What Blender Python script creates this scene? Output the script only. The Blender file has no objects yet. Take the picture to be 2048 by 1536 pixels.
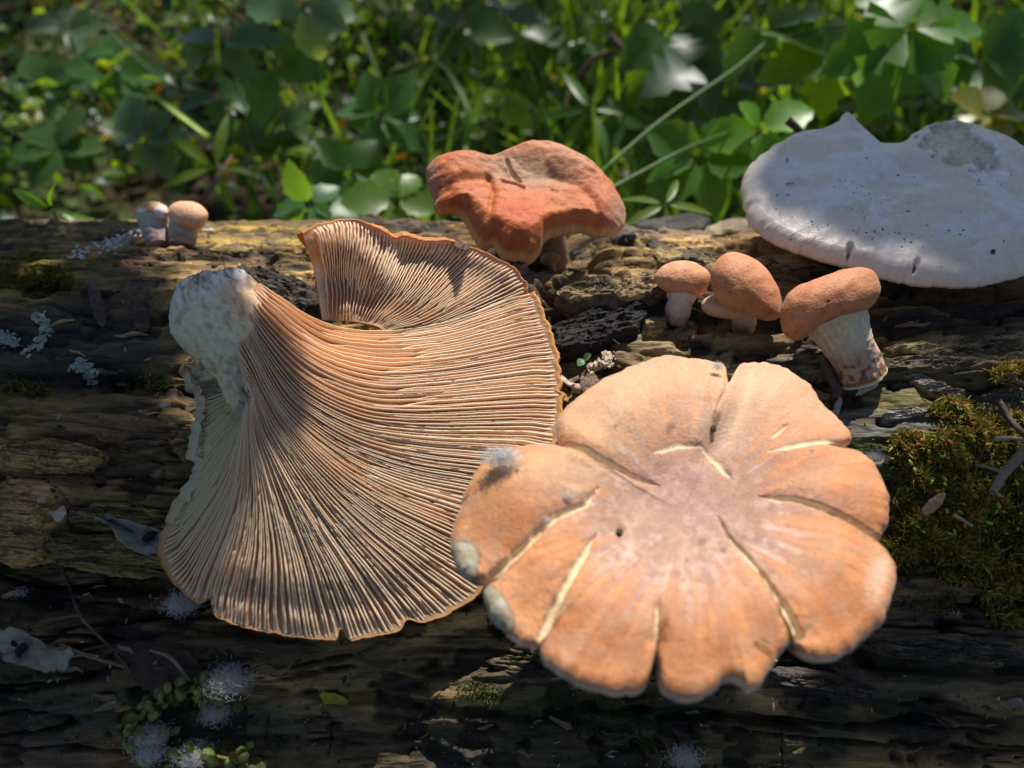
import bpy, math, random
import numpy as np
from mathutils import Vector, Matrix
random.seed(7); rng = np.random.default_rng(7)
S = bpy.context.scene
S.unit_settings.system = 'METRIC'; S.unit_settings.scale_length = 0.01      # one unit is one centimetre
# ------------------------------------------------------------------ camera, light, exposure
W0, H0 = 2048.0, 1536.0
LENS = 26.0; F = W0 * LENS / 36.0
PITCH = math.radians(42.0)
CAM = np.array([0.0, -20.0, 32.3])
FWD = np.array([0, math.cos(PITCH), -math.sin(PITCH)])
UPV = np.array([0, math.sin(PITCH), math.cos(PITCH)])
RGT = np.array([1.0, 0, 0])
cd = bpy.data.cameras.new('camera'); cam = bpy.data.objects.new('camera', cd); S.collection.objects.link(cam)
cam.location = CAM; cam.rotation_euler = (math.pi / 2 - PITCH, 0, 0)
cd.lens = LENS; cd.sensor_width = 36; cd.sensor_fit = 'HORIZONTAL'; cd.clip_start = 0.5; cd.clip_end = 20000
cd.dof.use_dof = True; cd.dof.focus_distance = 20.5; cd.dof.aperture_fstop = 0.105
S.camera = cam
SUN_EL, SUN_AZ = math.radians(53), math.radians(20)
SUN = np.array([math.cos(SUN_EL) * math.sin(SUN_AZ), math.cos(SUN_EL) * math.cos(SUN_AZ), math.sin(SUN_EL)])
w = bpy.data.worlds.new('World'); S.world = w; w.use_nodes = True
nt = w.node_tree; nt.nodes.clear()
sk = nt.nodes.new('ShaderNodeTexSky'); sk.sky_type = 'NISHITA'; sk.sun_disc = False
sk.sun_elevation = SUN_EL; sk.sun_rotation = SUN_AZ
bg = nt.nodes.new('ShaderNodeBackground'); bg.inputs[1].default_value = 0.07
wo = nt.nodes.new('ShaderNodeOutputWorld')
nt.links.new(sk.outputs[0], bg.inputs[0]); nt.links.new(bg.outputs[0], wo.inputs[0])
sd = bpy.data.lights.new('sun', 'SUN'); sd.energy = 5.0; sd.angle = math.radians(0.53); sd.color = (1.0, 0.95, 0.88)
so = bpy.data.objects.new('sun', sd); S.collection.objects.link(so)
so.rotation_euler = Vector(SUN).to_track_quat('Z', 'Y').to_euler(); so.location = SUN * 500
S.view_settings.view_transform = 'Standard'; S.view_settings.look = 'None'
S.view_settings.exposure = 0.38; S.view_settings.gamma = 1.0; S.view_settings.use_curve_mapping = False
S.render.engine = 'CYCLES'; S.cycles.use_denoising = True; S.cycles.max_bounces = 8
S.cycles.transparent_max_bounces = 8; S.cycles.sample_clamp_indirect = 6

# ------------------------------------------------------------------ helpers
COL = S.collection
def ray(px, py):
    px, py = np.asarray(px, float), np.asarray(py, float)
    return FWD + RGT * ((px - W0/2) / F)[..., None] + UPV * ((H0/2 - py) / F)[..., None]
def R(px, py, d): return CAM + ray(px, py) * np.asarray(d, float)[..., None]
def proj(P):
    v = P - CAM; d = np.maximum(v @ FWD, 1e-3)
    return W0/2 + F * (v @ RGT) / d, H0/2 - F * (v @ UPV) / d
def on_plane(px, py, p0, n, off=0.0):
    r = ray(px, py); t = ((p0 - CAM) @ n + off) / (r @ n)
    return CAM + r * t[..., None]
def srgb(*c): return tuple((x/255/12.92 if x/255 <= .04045 else ((x/255+.055)/1.055)**2.4) for x in c)
def _h(ix, iy, seed):
    n = (ix.astype(np.int64) * 374761393 + iy.astype(np.int64) * 668265263 + seed * 1442695041) & 0xffffffff
    n = ((n ^ (n >> 13)) * 1274126177) & 0xffffffff
    return ((n ^ (n >> 16)) & 0xffff) / 65535.0
def vn(x, y, seed=0):
    x = np.asarray(x, float); y = np.asarray(y, float)
    ix, iy = np.floor(x), np.floor(y); fx, fy = x-ix, y-iy
    fx = fx*fx*fx*(fx*(fx*6-15)+10); fy = fy*fy*fy*(fy*(fy*6-15)+10)
    a, b = _h(ix, iy, seed), _h(ix+1, iy, seed); c, d = _h(ix, iy+1, seed), _h(ix+1, iy+1, seed)
    return (a*(1-fx)+b*fx)*(1-fy) + (c*(1-fx)+d*fx)*fy
def fbm(x, y, o=4, seed=0, g=.5):
    s = 0; a = 1; t = 0
    for i in range(o):
        s = s + a*vn(x*2**i+i*17.3, y*2**i+i*9.1, seed+i*31); t += a; a *= g
    return s/t
def sstep(a, b, x):
    t = np.clip((x-a)/(b-a), 0, 1); return t*t*(3-2*t)
def mix(a, b, m): return a*(1-m[..., None]) + np.asarray(b)*m[..., None]
def add_mesh(name, V, Fc, mat, parent=None, col=None, smooth=True, **tags):
    me = bpy.data.meshes.new(name)
    V = np.asarray(V, np.float32).reshape(-1, 3)
    if isinstance(Fc, np.ndarray):
        nf, k = Fc.shape
        me.vertices.add(len(V)); me.vertices.foreach_set('co', V.ravel())
        me.loops.add(nf*k); me.loops.foreach_set('vertex_index', Fc.astype(np.int32).ravel())
        me.polygons.add(nf); me.polygons.foreach_set('loop_start', np.arange(0, nf*k, k, dtype=np.int32))
        me.polygons.foreach_set('loop_total', np.full(nf, k, np.int32))
        me.update(calc_edges=True)
    else:
        me.from_pydata([tuple(map(float, v)) for v in V], [], [tuple(map(int, f)) for f in Fc])
    if col is not None:
        c = np.ones((len(V), 4), np.float32); c[:, :3] = np.asarray(col, np.float32).reshape(-1, 3)
        at = me.color_attributes.new('Col', 'FLOAT_COLOR', 'POINT'); at.data.foreach_set('color', c.ravel())
    if smooth: me.polygons.foreach_set('use_smooth', np.ones(len(me.polygons), bool))
    me.materials.append(mat); me.validate(); me.update()
    o = bpy.data.objects.new(name, me); COL.objects.link(o)
    if parent: o.parent = parent
    tag(o, **tags); return o
def tag(o, label=None, cat=None, group=None, kind=None):
    if label: o['label'] = label
    if cat: o['category'] = cat
    if group: o['group'] = group
    if kind: o['kind'] = kind
    return o
def empty(name, label, cat, group=None):
    o = bpy.data.objects.new(name, None); COL.objects.link(o); o.empty_display_size = 1
    return tag(o, label, cat, group)
def gfaces(h, w, wrap=False):
    i = np.arange(h*w).reshape(h, w)
    if wrap: i = np.concatenate([i, i[:, :1]], 1)
    return np.stack([i[:-1, :-1], i[:-1, 1:], i[1:, 1:], i[1:, :-1]], -1).reshape(-1, 4)
def cat_idx(P, axis, t):
    n = P.shape[axis]; P = np.moveaxis(P, axis, 0)
    P = np.concatenate([2*P[:1]-P[1:2], P, 2*P[-1:]-P[-2:-1]], 0)
    i = np.clip(np.floor(t).astype(int), 0, n-2); f = (t-i)
    f = f.reshape((-1,)+(1,)*(P.ndim-1))
    a, b, c, d = P[i], P[i+1], P[i+2], P[i+3]
    r = .5*((2*b)+(-a+c)*f+(2*a-5*b+4*c-d)*f**2+(-a+3*b-3*c+d)*f**3)
    return np.moveaxis(r, 0, axis)
def resample(P, m, fine=200):
    P = np.asarray(P, float)
    Q = cat_idx(P, 0, np.linspace(0, len(P)-1, fine))
    L = np.r_[0, np.cumsum(np.linalg.norm(np.diff(Q[:, :2], axis=0), axis=1))]; L /= L[-1]
    u = np.linspace(0, 1, m)
    return np.stack([np.interp(u, L, Q[:, k]) for k in range(Q.shape[1])], -1)
def closed(P, m):
    P = np.asarray(P, float); n = len(P)
    Q = np.concatenate([P[-3:], P, P[:3]], 0)
    Q = cat_idx(Q, 0, np.linspace(3, 3+n, m*4, endpoint=False))
    L = np.r_[0, np.cumsum(np.linalg.norm(np.diff(np.r_[Q, Q[:1]], axis=0), axis=1))]
    u = np.linspace(0, L[-1], m, endpoint=False); Q = np.r_[Q, Q[:1]]
    return np.stack([np.interp(u, L, Q[:, k]) for k in range(P.shape[1])], -1)
def normals(P):
    a = np.gradient(P, axis=1); b = np.gradient(P, axis=0); n = np.cross(a, b)
    return n/np.maximum(np.linalg.norm(n, axis=-1, keepdims=True), 1e-9)

# ------------------------------------------------------------------ materials
def M(name, col=None, rough=.7, bump=(), sss=0, sssr=(1, .4, .2), trans=0, tcol=None, spec=.4, var=None, mapscale=None, sheen=0):
    """bump: list of (scale, distance, detail); var: (scale, lo, hi) brightness grain"""
    m = bpy.data.materials.new(name); m.use_nodes = True; n = m.node_tree; N = n.nodes; Lk = n.links; N.clear()
    out = N.new('ShaderNodeOutputMaterial'); b = N.new('ShaderNodeBsdfPrincipled')
    b.inputs['Roughness'].default_value = rough; b.inputs['Specular IOR Level'].default_value = spec
    if sheen:
        b.inputs['Sheen Weight'].default_value = sheen; b.inputs['Sheen Roughness'].default_value = .4
    if col is None:
        a = N.new('ShaderNodeAttribute'); a.attribute_name = 'Col'; c = a.outputs['Color']
    else:
        a = N.new('ShaderNodeRGB'); a.outputs[0].default_value = (*col, 1); c = a.outputs[0]
    tc = N.new('ShaderNodeTexCoord'); vec = tc.outputs['Object']
    if mapscale:
        mp = N.new('ShaderNodeMapping'); mp.inputs['Scale'].default_value = mapscale
        Lk.new(vec, mp.inputs[0]); vec = mp.outputs[0]
    if var:
        nz = N.new('ShaderNodeTexNoise'); nz.inputs['Scale'].default_value = var[0]; nz.inputs['Detail'].default_value = 5
        nz.inputs['Roughness'].default_value = .65
        Lk.new(vec, nz.inputs['Vector'])
        mr = N.new('ShaderNodeMapRange'); mr.inputs['From Min'].default_value = .3; mr.inputs['From Max'].default_value = .7
        mr.inputs['To Min'].default_value = var[1]; mr.inputs['To Max'].default_value = var[2]
        Lk.new(nz.outputs[0], mr.inputs[0])
        vm = N.new('ShaderNodeVectorMath'); vm.operation = 'SCALE'; Lk.new(c, vm.inputs[0]); Lk.new(mr.outputs[0], vm.inputs['Scale'])
        c = vm.outputs[0]
    Lk.new(c, b.inputs['Base Color'])
    nrm = None
    for sc_, dist, det in bump:
        nz = N.new('ShaderNodeTexNoise'); nz.inputs['Scale'].default_value = sc_; nz.inputs['Detail'].default_value = det
        Lk.new(vec, nz.inputs['Vector'])
        bm = N.new('ShaderNodeBump'); bm.inputs['Distance'].default_value = dist; bm.inputs['Strength'].default_value = 1
        Lk.new(nz.outputs[0], bm.inputs['Height'])
        if nrm: Lk.new(nrm, bm.inputs['Normal'])
        nrm = bm.outputs[0]
    if nrm: Lk.new(nrm, b.inputs['Normal'])
    if sss:
        b.inputs['Subsurface Weight'].default_value = sss; b.inputs['Subsurface Radius'].default_value = sssr
        b.inputs['Subsurface Scale'].default_value = .12
    sh = b.outputs[0]
    if trans:
        t = N.new('ShaderNodeBsdfTranslucent'); mx = N.new('ShaderNodeMixShader'); mx.inputs[0].default_value = trans
        if tcol:
            vm = N.new('ShaderNodeVectorMath'); vm.operation = 'MULTIPLY'; vm.inputs[1].default_value = tcol
            Lk.new(c, vm.inputs[0]); Lk.new(vm.outputs[0], t.inputs[0])
        else: Lk.new(c, t.inputs[0])
        Lk.new(sh, mx.inputs[1]); Lk.new(t.outputs[0], mx.inputs[2]); sh = mx.outputs[0]
    Lk.new(sh, out.inputs[0]); return m

m_wood = M('rotten_wood', rough=.82, bump=((1.4, .12, 6), (6, .03, 8)), mapscale=(.5, 3.2, 3.2), var=(2.2, .55, 1.5), spec=.3)
m_chunk = M('wood_fragment', rough=.8, bump=((2.5, .08, 6),), mapscale=(.8, 4, 4), var=(2.5, .5, 1.5), spec=.3)
m_cap = M('velvet_cap', rough=.62, bump=((16, .022, 5), (5, .015, 3)), sss=.25, var=(9, .88, 1.1), spec=.3, sheen=.08)
m_white = M('pale_cap', rough=.4, bump=((9, .01, 5), (1.2, .06, 4)), sss=.2, sssr=(.6, .5, .4), var=(5, .92, 1.06), spec=.5)
m_gill = M('gill_flesh', rough=.5, trans=.36, tcol=(1.0, .72, .40), sss=0, spec=.35, bump=((7, .01, 3),))
m_stem = M('stem_flesh', rough=.75, bump=((5, .025, 6), (16, .012, 4)), sss=.2, var=(6, .8, 1.12), spec=.25)
m_moss = M('moss_blades', rough=.6, trans=.3, spec=.3)
m_leaf = M('green_leaf', rough=.40, trans=.45, tcol=(3.6, 2.7, .5), spec=.38, bump=((3, .02, 3),), var=(1.5, .8, 1.2))
m_shade_leaf = M('shade_leaf', col=(.05, .11, .025), rough=.5, trans=.2, tcol=(1.5, 1.6, .6))
m_soil = M('soil', rough=.95, bump=((.6, .6, 8),), var=(.4, .4, 1.6), spec=.1)
m_bark = M('bark', col=(.09, .065, .045), rough=.85, bump=((2, .1, 6),), var=(2, .5, 1.6))
m_twig = M('dry_twig', rough=.75, bump=((6, .03, 5),), var=(5, .6, 1.4))
m_dry = M('dry_leaf', rough=.55, trans=.25, bump=((4, .04, 5),), var=(3, .7, 1.25))
m_cotton = M('seed_cotton', col=(.72, .71, .70), rough=.9, trans=.4, spec=.1)
m_black = M('beetle_shell', col=(.012, .014, .02), rough=.12, spec=.9)
m_crumb = M('soil_crumb', rough=.8, spec=.2)

# ------------------------------------------------------------------ ground
def ground():
    xs = np.r_[-8000, -2500, -900, np.linspace(-320, 320, 140), 900, 2500, 8000]
    ys = np.r_[-8000, -1500, -400, np.linspace(-90, 380, 110), 900, 2500, 8000]
    X, Y = np.meshgrid(xs, ys)
    near = (np.abs(X) < 500) & (Y > -200) & (Y < 600)
    Z = -15 + near*(5*(fbm(X*.03, Y*.03, 4, 3)-.5) + 2*(fbm(X*.2, Y*.2, 3, 9)-.5))
    P = np.stack([X, Y, Z], -1)
    c = np.broadcast_to(np.array([.028, .02, .012]), P.shape).copy()
    c = mix(c, (.05, .06, .02), sstep(.5, .7, fbm(X*.08, Y*.08, 3, 5)))
    add_mesh('ground', P, gfaces(*X.shape), m_soil, col=c, kind='structure')
ground()

# ------------------------------------------------------------------ the log
RL = 18.0
def log_disp(x, s):
    """relief of the rotten log: x along the grain, s the arc round it (0 on top, + towards the camera)"""
    wv = 1.2*(fbm(x*.07, s*.15, 3, 11)-.5)
    s2 = s + wv*1.6
    h = .9*(fbm(x*.05, s*.12, 3, 1)-.5)
    a = fbm(x*.10+3, s2*.42, 3, 2)*7.0                       # flaking plates with stepped edges
    fr = a-np.floor(a); st = np.floor(a)+sstep(.0, .16+.1*vn(x*.6, s*.6, 8), fr)
    amp = .22+.32*vn(x*.09, s*.2, 44)
    h = h + amp*(st-3.5)*.55
    b = fbm(x*.28+9, s2*1.5, 3, 21)*6; fb = b-np.floor(b)
    h = h + .07*(np.floor(b)+sstep(0, .2, fb)-3)
    r = np.abs(fbm(x*.13, s2*1.25, 4, 5)-.5)*2                # long cracks
    h = h - .5*(1-sstep(0, .085, r))*sstep(.35, .6, fbm(x*.15, s*.3, 2, 6))
    r2 = np.abs(fbm(x*.55, s2*.5, 3, 15)-.5)*2                # cross checks
    h = h - .16*(1-sstep(0, .035, r2))*sstep(.5, .65, fbm(x*.2+5, s*.25, 2, 16))
    h = h + .10*(fbm(x*.5, s2*5.5, 4, 7)-.5) + .20*(fbm(x*1.3, s*2.2, 5, 27, .6)-.5)
    pit = fbm(x*.7+3, s*1.3, 4, 33); h = h - .22*sstep(.58, .66, pit)
    return h
def log_xyz(x, s, h):
    th = s/RL; r = RL + h
    return np.stack([x, -np.sin(th)*r, np.cos(th)*r + .0*x], -1)
FEAT = []     # shaped hollows / rises measured on the log: (px, py, rx, ry, rot, dh)
def px_of(x, s): return proj(log_xyz(x, s, np.zeros_like(x)))
def ell(U, V, cx, cy, rx, ry, rot=0, soft=.35):
    c, sn = math.cos(math.radians(rot)), math.sin(math.radians(rot))
    u = ((U-cx)*c+(V-cy)*sn)/rx; v = (-(U-cx)*sn+(V-cy)*c)/ry
    d = np.sqrt(u*u+v*v)
    return 1-sstep(1-soft, 1+soft, d)
def log_extra(x, s):
    U, V = px_of(x, s)
    wob = 26*(fbm(x*.9, s*.9, 4, 61)-.5)
    U = U+wob*1.6; V = V+wob
    e = np.zeros_like(x)
    for cx, cy, rx, ry, rot, dh in (
        (1200, 605, 110, 24, -2, -1.3), (1130, 520, 60, 40, 0, -.7), (1480, 668, 130, 18, 4, -.5),
        (1900, 590, 230, 26, 0, -.7), (1800, 690, 140, 22, 5, -.35), (250, 640, 110, 26, 5, -.5),
        (200, 1160, 230, 26, 6, -.8), (60, 880, 130, 40, 2, .45), (50, 1040, 110, 90, 5, .5), (260, 1090, 190, 50, 5, .35),
        (120, 760, 180, 18, 4, -.35), (1750, 1130, 240, 18, 3, -.5), (1840, 1330, 240, 16, 4, -.6), (1500, 1430, 500, 14, 2, -.35),
        (300, 1240, 300, 10, 8, -.3), (760, 1400, 300, 12, 6, -.3), (1360, 740, 90, 20, 3, -.3), (1980, 760, 120, 14, -4, .3),
        (1410, 470, 120, 12, 4, -.25), (480, 530, 140, 14, 3, -.35), (1580, 745, 40, 26, 0, -.35), (1390, 700, 35, 18, 0, -.3)):
        e = e + dh*ell(U, V, cx, cy, rx, ry, rot, .45)
    return e
def log_h(x, s): return log_disp(x, s) + log_extra(x, s)
def on_log(px, py, off=0.0):
    px = np.atleast_1d(np.asarray(px, float)); py = np.atleast_1d(np.asarray(py, float))
    r = ray(px, py); rr = RL + np.zeros(len(px)); P = None
    for k in range(6):
        A = r[:, 1]**2+r[:, 2]**2; B = CAM[1]*r[:, 1]+CAM[2]*r[:, 2]; C_ = CAM[1]**2+CAM[2]**2-(rr+off)**2
        t = (-B-np.sqrt(np.maximum(B*B-A*C_, 0)))/A
        P = CAM+r*t[:, None]
        s = np.arctan2(-P[:, 1], P[:, 2])*RL
        rr = RL+log_h(P[:, 0], s)*(1 if k < 5 else 1)
    return P
def log_normal(P):
    n = np.stack([np.zeros(len(P)), P[:, 1], P[:, 2]], -1); return n/np.linalg.norm(n, axis=1, keepdims=True)
def log_top(x, y):
    """height of the log's upper side above a point"""
    x = np.atleast_1d(np.asarray(x, float)); y = np.atleast_1d(np.asarray(y, float)); z = np.sqrt(np.maximum(RL**2-y*y, 1))
    for k in range(4):
        s = np.arctan2(-y, z)*RL; z = np.sqrt(np.maximum((RL+log_h(x, s))**2-y*y, 1))
    return z
LOG = None
def build_log():
    global LOG
    xs = np.r_[np.linspace(-120, -25, 70), np.linspace(-24.9, 24.9, 980), np.linspace(25, 120, 70)]
    ss = np.r_[np.linspace(-56.5, -15, 40), np.linspace(-14.8, 17.5, 600), np.linspace(18, 56.3, 40)]
    X, T = np.meshgrid(xs, ss)
    h = log_h(X, T)
    P = log_xyz(X, T, h)
    U, V = proj(P)
    n1 = fbm(X*.16, T*.5, 4, 71); n2 = fbm(X*.5, T*1.7, 4, 72); n3 = fbm(X*.9, T*6, 4, 73); n4 = fbm(X*.22, T*.35, 4, 74)
    c = np.broadcast_to(np.array([.17, .105, .045]), P.shape).copy()
    c = mix(c, (.42, .27, .10), sstep(.48, .64, n1)*.9)
    c = mix(c, (.085, .066, .048), sstep(.52, .64, n4)*.9)
    c = mix(c, (.11, .08, .03), sstep(.5, .66, fbm(X*.3, T*.5, 4, 75))*.6)
    c = mix(c, (.018, .015, .013), sstep(.55, .66, n2)*.85)
    wob = 40*(fbm(X*.8, T*.8, 4, 62)-.5); Uw = U+wob*1.7; Vw = V+wob
    def paint(cx, cy, rx, ry, rot, colr, a=1.0):
        nonlocal c
        c = mix(c, colr, a*ell(Uw, Vw, cx, cy, rx, ry, rot, .5)*sstep(.25, .6, n3*.5+n2*.5+.12))
    TAN = (.50, .31, .13); OLV = (.14, .11, .035); BLK = (.010, .010, .012); GRY = (.17, .14, .11); GRN = (.07, .085, .015); YEL = (.45, .29, .07)
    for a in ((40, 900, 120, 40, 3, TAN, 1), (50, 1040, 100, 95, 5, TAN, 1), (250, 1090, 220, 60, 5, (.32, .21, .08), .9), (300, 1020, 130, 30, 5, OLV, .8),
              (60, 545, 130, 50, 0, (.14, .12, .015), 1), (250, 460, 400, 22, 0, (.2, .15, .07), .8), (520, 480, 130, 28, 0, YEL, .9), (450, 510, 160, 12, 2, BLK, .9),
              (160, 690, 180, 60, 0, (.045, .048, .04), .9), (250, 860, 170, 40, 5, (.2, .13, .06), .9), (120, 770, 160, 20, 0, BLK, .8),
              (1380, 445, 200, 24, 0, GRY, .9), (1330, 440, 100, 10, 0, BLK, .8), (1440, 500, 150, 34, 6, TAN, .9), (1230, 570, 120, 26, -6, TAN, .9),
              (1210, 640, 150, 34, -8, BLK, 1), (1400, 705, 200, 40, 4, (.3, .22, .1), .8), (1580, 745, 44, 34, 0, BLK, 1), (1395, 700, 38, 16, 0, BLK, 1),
              (1200, 740, 100, 60, 0, (.10, .07, .05), .8), (1850, 640, 240, 34, 0, BLK, .9), (1850, 715, 260, 22, 3, (.28, .22, .12), .9), (1950, 690, 120, 10, 0, TAN, .8),
              (1870, 760, 190, 60, 3, (.12, .085, .05), .8), (1960, 800, 120, 40, 0, GRY, .6), (1860, 920, 200, 160, 0, GRN, .9), (1760, 850, 100, 30, 0, (.12, .115, .11), .8),
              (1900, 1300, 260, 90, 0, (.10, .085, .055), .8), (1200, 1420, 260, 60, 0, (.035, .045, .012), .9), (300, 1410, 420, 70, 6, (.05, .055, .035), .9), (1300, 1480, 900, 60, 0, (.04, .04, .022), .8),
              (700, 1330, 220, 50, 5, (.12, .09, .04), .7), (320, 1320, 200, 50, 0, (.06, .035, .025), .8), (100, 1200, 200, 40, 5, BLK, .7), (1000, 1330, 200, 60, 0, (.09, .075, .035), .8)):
        paint(*a)
    # cracks and pits are coloured darker
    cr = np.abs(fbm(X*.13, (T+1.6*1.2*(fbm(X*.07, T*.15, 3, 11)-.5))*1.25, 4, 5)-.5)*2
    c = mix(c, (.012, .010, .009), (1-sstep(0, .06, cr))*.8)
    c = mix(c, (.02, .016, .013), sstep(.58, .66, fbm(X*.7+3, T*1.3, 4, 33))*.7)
    c = c*(.35+1.3*n3)[..., None]
    o = add_mesh('fallen_log', P, gfaces(*X.shape), m_wood, col=c, label='thick rotten fallen log with mushrooms lying on it', cat='log')
    # both sawn ends, far outside the picture
    for e, k in ((0, 1), (-1, -1)):
        ring = P[:, e]; c0 = ring.mean(0)
        add_mesh('log_end', np.r_[ring, [c0]], [(i, (i+1) % len(ring), len(ring)) for i in range(len(ring))], m_bark, parent=o, smooth=False)
    LOG = o
build_log()

# ------------------------------------------------------------------ generic shapes
def blob(name, out, depth, tf, tb, colf, mat, parent=None, n=96, m=40, pw=1.0, center=None, disp=None, grad=0.0, **tags):
    """rounded body whose silhouette is out (px), depth cm from the camera, bulging tf towards and tb away from it"""
    O = closed(out, n); c = np.array(center if center is not None else O.mean(0), float)
    ph = np.linspace(0.02, math.pi-.02, m)
    k = np.sin(ph)**pw; z = np.cos(ph)
    U = c[0]+(O[None, :, 0]-c[0])*k[:, None]; V = c[1]+(O[None, :, 1]-c[1])*k[:, None]
    D = depth - np.where(z > 0, z*tf, z*tb)[:, None] + grad*(V-c[1])/100
    P = R(U, V, D)
    if disp is not None:
        N_ = P-R(c[0], c[1], depth); N_ /= np.linalg.norm(N_, axis=-1, keepdims=True)
        P = P+N_*disp(P, U, V)[..., None]
    C_ = colf(U, V, P, k[:, None]+0*U)
    o = add_mesh(name, P, gfaces(m, n, True), mat, parent, col=C_, **tags)
    return o
def tube(name, P, r, mat, parent=None, col=(.1, .07, .05), seg=10, disp=0, flat=1.0, **tags):
    P = np.asarray(P, float); r = np.atleast_1d(np.asarray(r, float))
    P = cat_idx(P, 0, np.linspace(0, len(P)-1, max(len(P)*5, 12))) if len(P) > 2 else cat_idx(P, 0, np.linspace(0, 1, 8))
    r = np.interp(np.linspace(0, 1, len(P)), np.linspace(0, 1, len(r)), r)
    T = np.gradient(P, axis=0); T /= np.linalg.norm(T, axis=1, keepdims=True)
    ref = np.array([.13, .2, 1.0]); A = np.cross(T, ref); A /= np.linalg.norm(A, axis=1, keepdims=True); B = np.cross(T, A)
    th = np.linspace(0, 2*math.pi, seg, endpoint=False)
    Q = P[:, None]+r[:, None, None]*(A[:, None]*np.cos(th)[None, :, None]+flat*B[:, None]*np.sin(th)[None, :, None])
    if disp: Q = Q+disp*(rng.random(Q.shape)-.5)*r[:, None, None]
    V = np.r_[Q.reshape(-1, 3), P[:1], P[-1:]]
    Fc = [tuple(f) for f in gfaces(len(P), seg, True)]
    a = len(P)*seg; Fc += [(i, (i+1) % seg, a) for i in range(seg)] + [((len(P)-1)*seg+(i+1) % seg, (len(P)-1)*seg+i, a+1) for i in range(seg)]
    c = np.broadcast_to(np.asarray(col, float), V.shape) if np.ndim(col) == 1 else col
    return add_mesh(name, V, Fc, mat, parent, col=c, **tags)

# ------------------------------------------------------------------ a cap seen from above (polar sheet with a rolled rim and an underside)
def seg_dist(U, V, pts):
    """distance (px) to a polyline, and the fraction along it"""
    best = np.full(U.shape, 1e9); fr = np.zeros(U.shape); side = np.zeros(U.shape); n = len(pts)-1
    for i in range(n):
        (ax, ay), (bx, by) = pts[i], pts[i+1]; dx, dy = bx-ax, by-ay; L2 = dx*dx+dy*dy
        t = np.clip(((U-ax)*dx+(V-ay)*dy)/L2, 0, 1); d = np.hypot(U-ax-t*dx, V-ay-t*dy)
        m = d < best; best = np.where(m, d, best); fr = np.where(m, (i+t)/n, fr)
        side = np.where(m, np.sign((U-ax)*dy-(V-ay)*dx), side)
    return best, fr, side
def cap_top(name, out, center, p0, nrm, prof, colf, mat, parent, n=900, m=170, roll=.35, thick=.5, zf=None, under=(.7, .5, .35), rag=.03):
    O = closed(out, n); ix_ = np.arange(n)/n*2*math.pi; c_ = np.array(center, float)
    O = c_+(O-c_)*(1+rag*(fbm(np.cos(ix_)*22+40, np.sin(ix_)*22+40, 4, 9)-.5))[:, None]
    p0 = np.array(p0, float); nrm = np.array(nrm, float); nrm /= np.linalg.norm(nrm)
    rim = on_plane(O[:, 0], O[:, 1], p0, nrm); c3 = on_plane(np.array(center[0]*1.), np.array(center[1]*1.), p0, nrm)
    r = np.r_[0.004, np.linspace(.02, .86, int(m*.6)), 1-.14*(1-np.linspace(0, 1, m-int(m*.6)))**1.6][:m+1]
    r[-1] = 1.0
    r = np.unique(r); m = len(r)
    rad_ = np.linalg.norm(rim-c3, axis=1); kk = np.exp(-.5*(np.arange(-60, 61)/(n*.022))**2); kk /= kk.sum()
    rs_ = np.convolve(np.r_[rad_[-60:], rad_, rad_[:60]], kk, 'valid'); rs_ = np.minimum(rs_, rad_*1.25)
    w_ = sstep(.70, 1, r)[:, None]**1.5; sc_ = ((rs_/rad_)[None]*(1-w_)+w_)*r[:, None]
    P = c3+(rim-c3)[None]*sc_[..., None]
    U, V = proj(P)
    th = np.linspace(0, 2*math.pi, n, endpoint=False)[None]+0*U
    rr = r[:, None]+0*U
    RAD = np.linalg.norm(rim-c3, axis=1)[None]+0*U
    edge = (1-rr)*RAD                                          # cm from the rim
    h = prof(rr, th, U, V, edge)
    q = np.clip(1-edge/roll, 0, 1); h = h-roll*(1-np.sqrt(np.maximum(1-q*q, 0)))
    h = h - .9*h[-1].mean()
    P = P+nrm*h[..., None]
    C_ = colf(rr, th, U, V, edge, P)
    # underside
    ru = np.r_[.985, np.linspace(.93, .1, 26)]
    Pu = c3+(rim-c3)[None]*ru[:, None, None]
    hu = h[np.clip(np.searchsorted(r, ru), 0, m-1)] - thick - .25*(1-ru[:, None])
    hu[0] = h[-1]-.12
    Pu = Pu+nrm*hu[..., None]
    ridg = .05*np.sin(np.arange(n)*math.pi)[None]
    Pu[1:] = Pu[1:]+nrm*(ridg+0*hu[1:])[..., None]
    Cu = np.broadcast_to(np.array(under), Pu.shape)
    A = np.concatenate([P, Pu], 0); CC = np.concatenate([C_, Cu], 0)
    V_ = A.reshape(-1, 3); F_ = gfaces(len(A), n, True)
    o = add_mesh(name, V_, F_, mat, parent, col=CC.reshape(-1, 3))
    return o, (lambda px, py: None)

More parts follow.
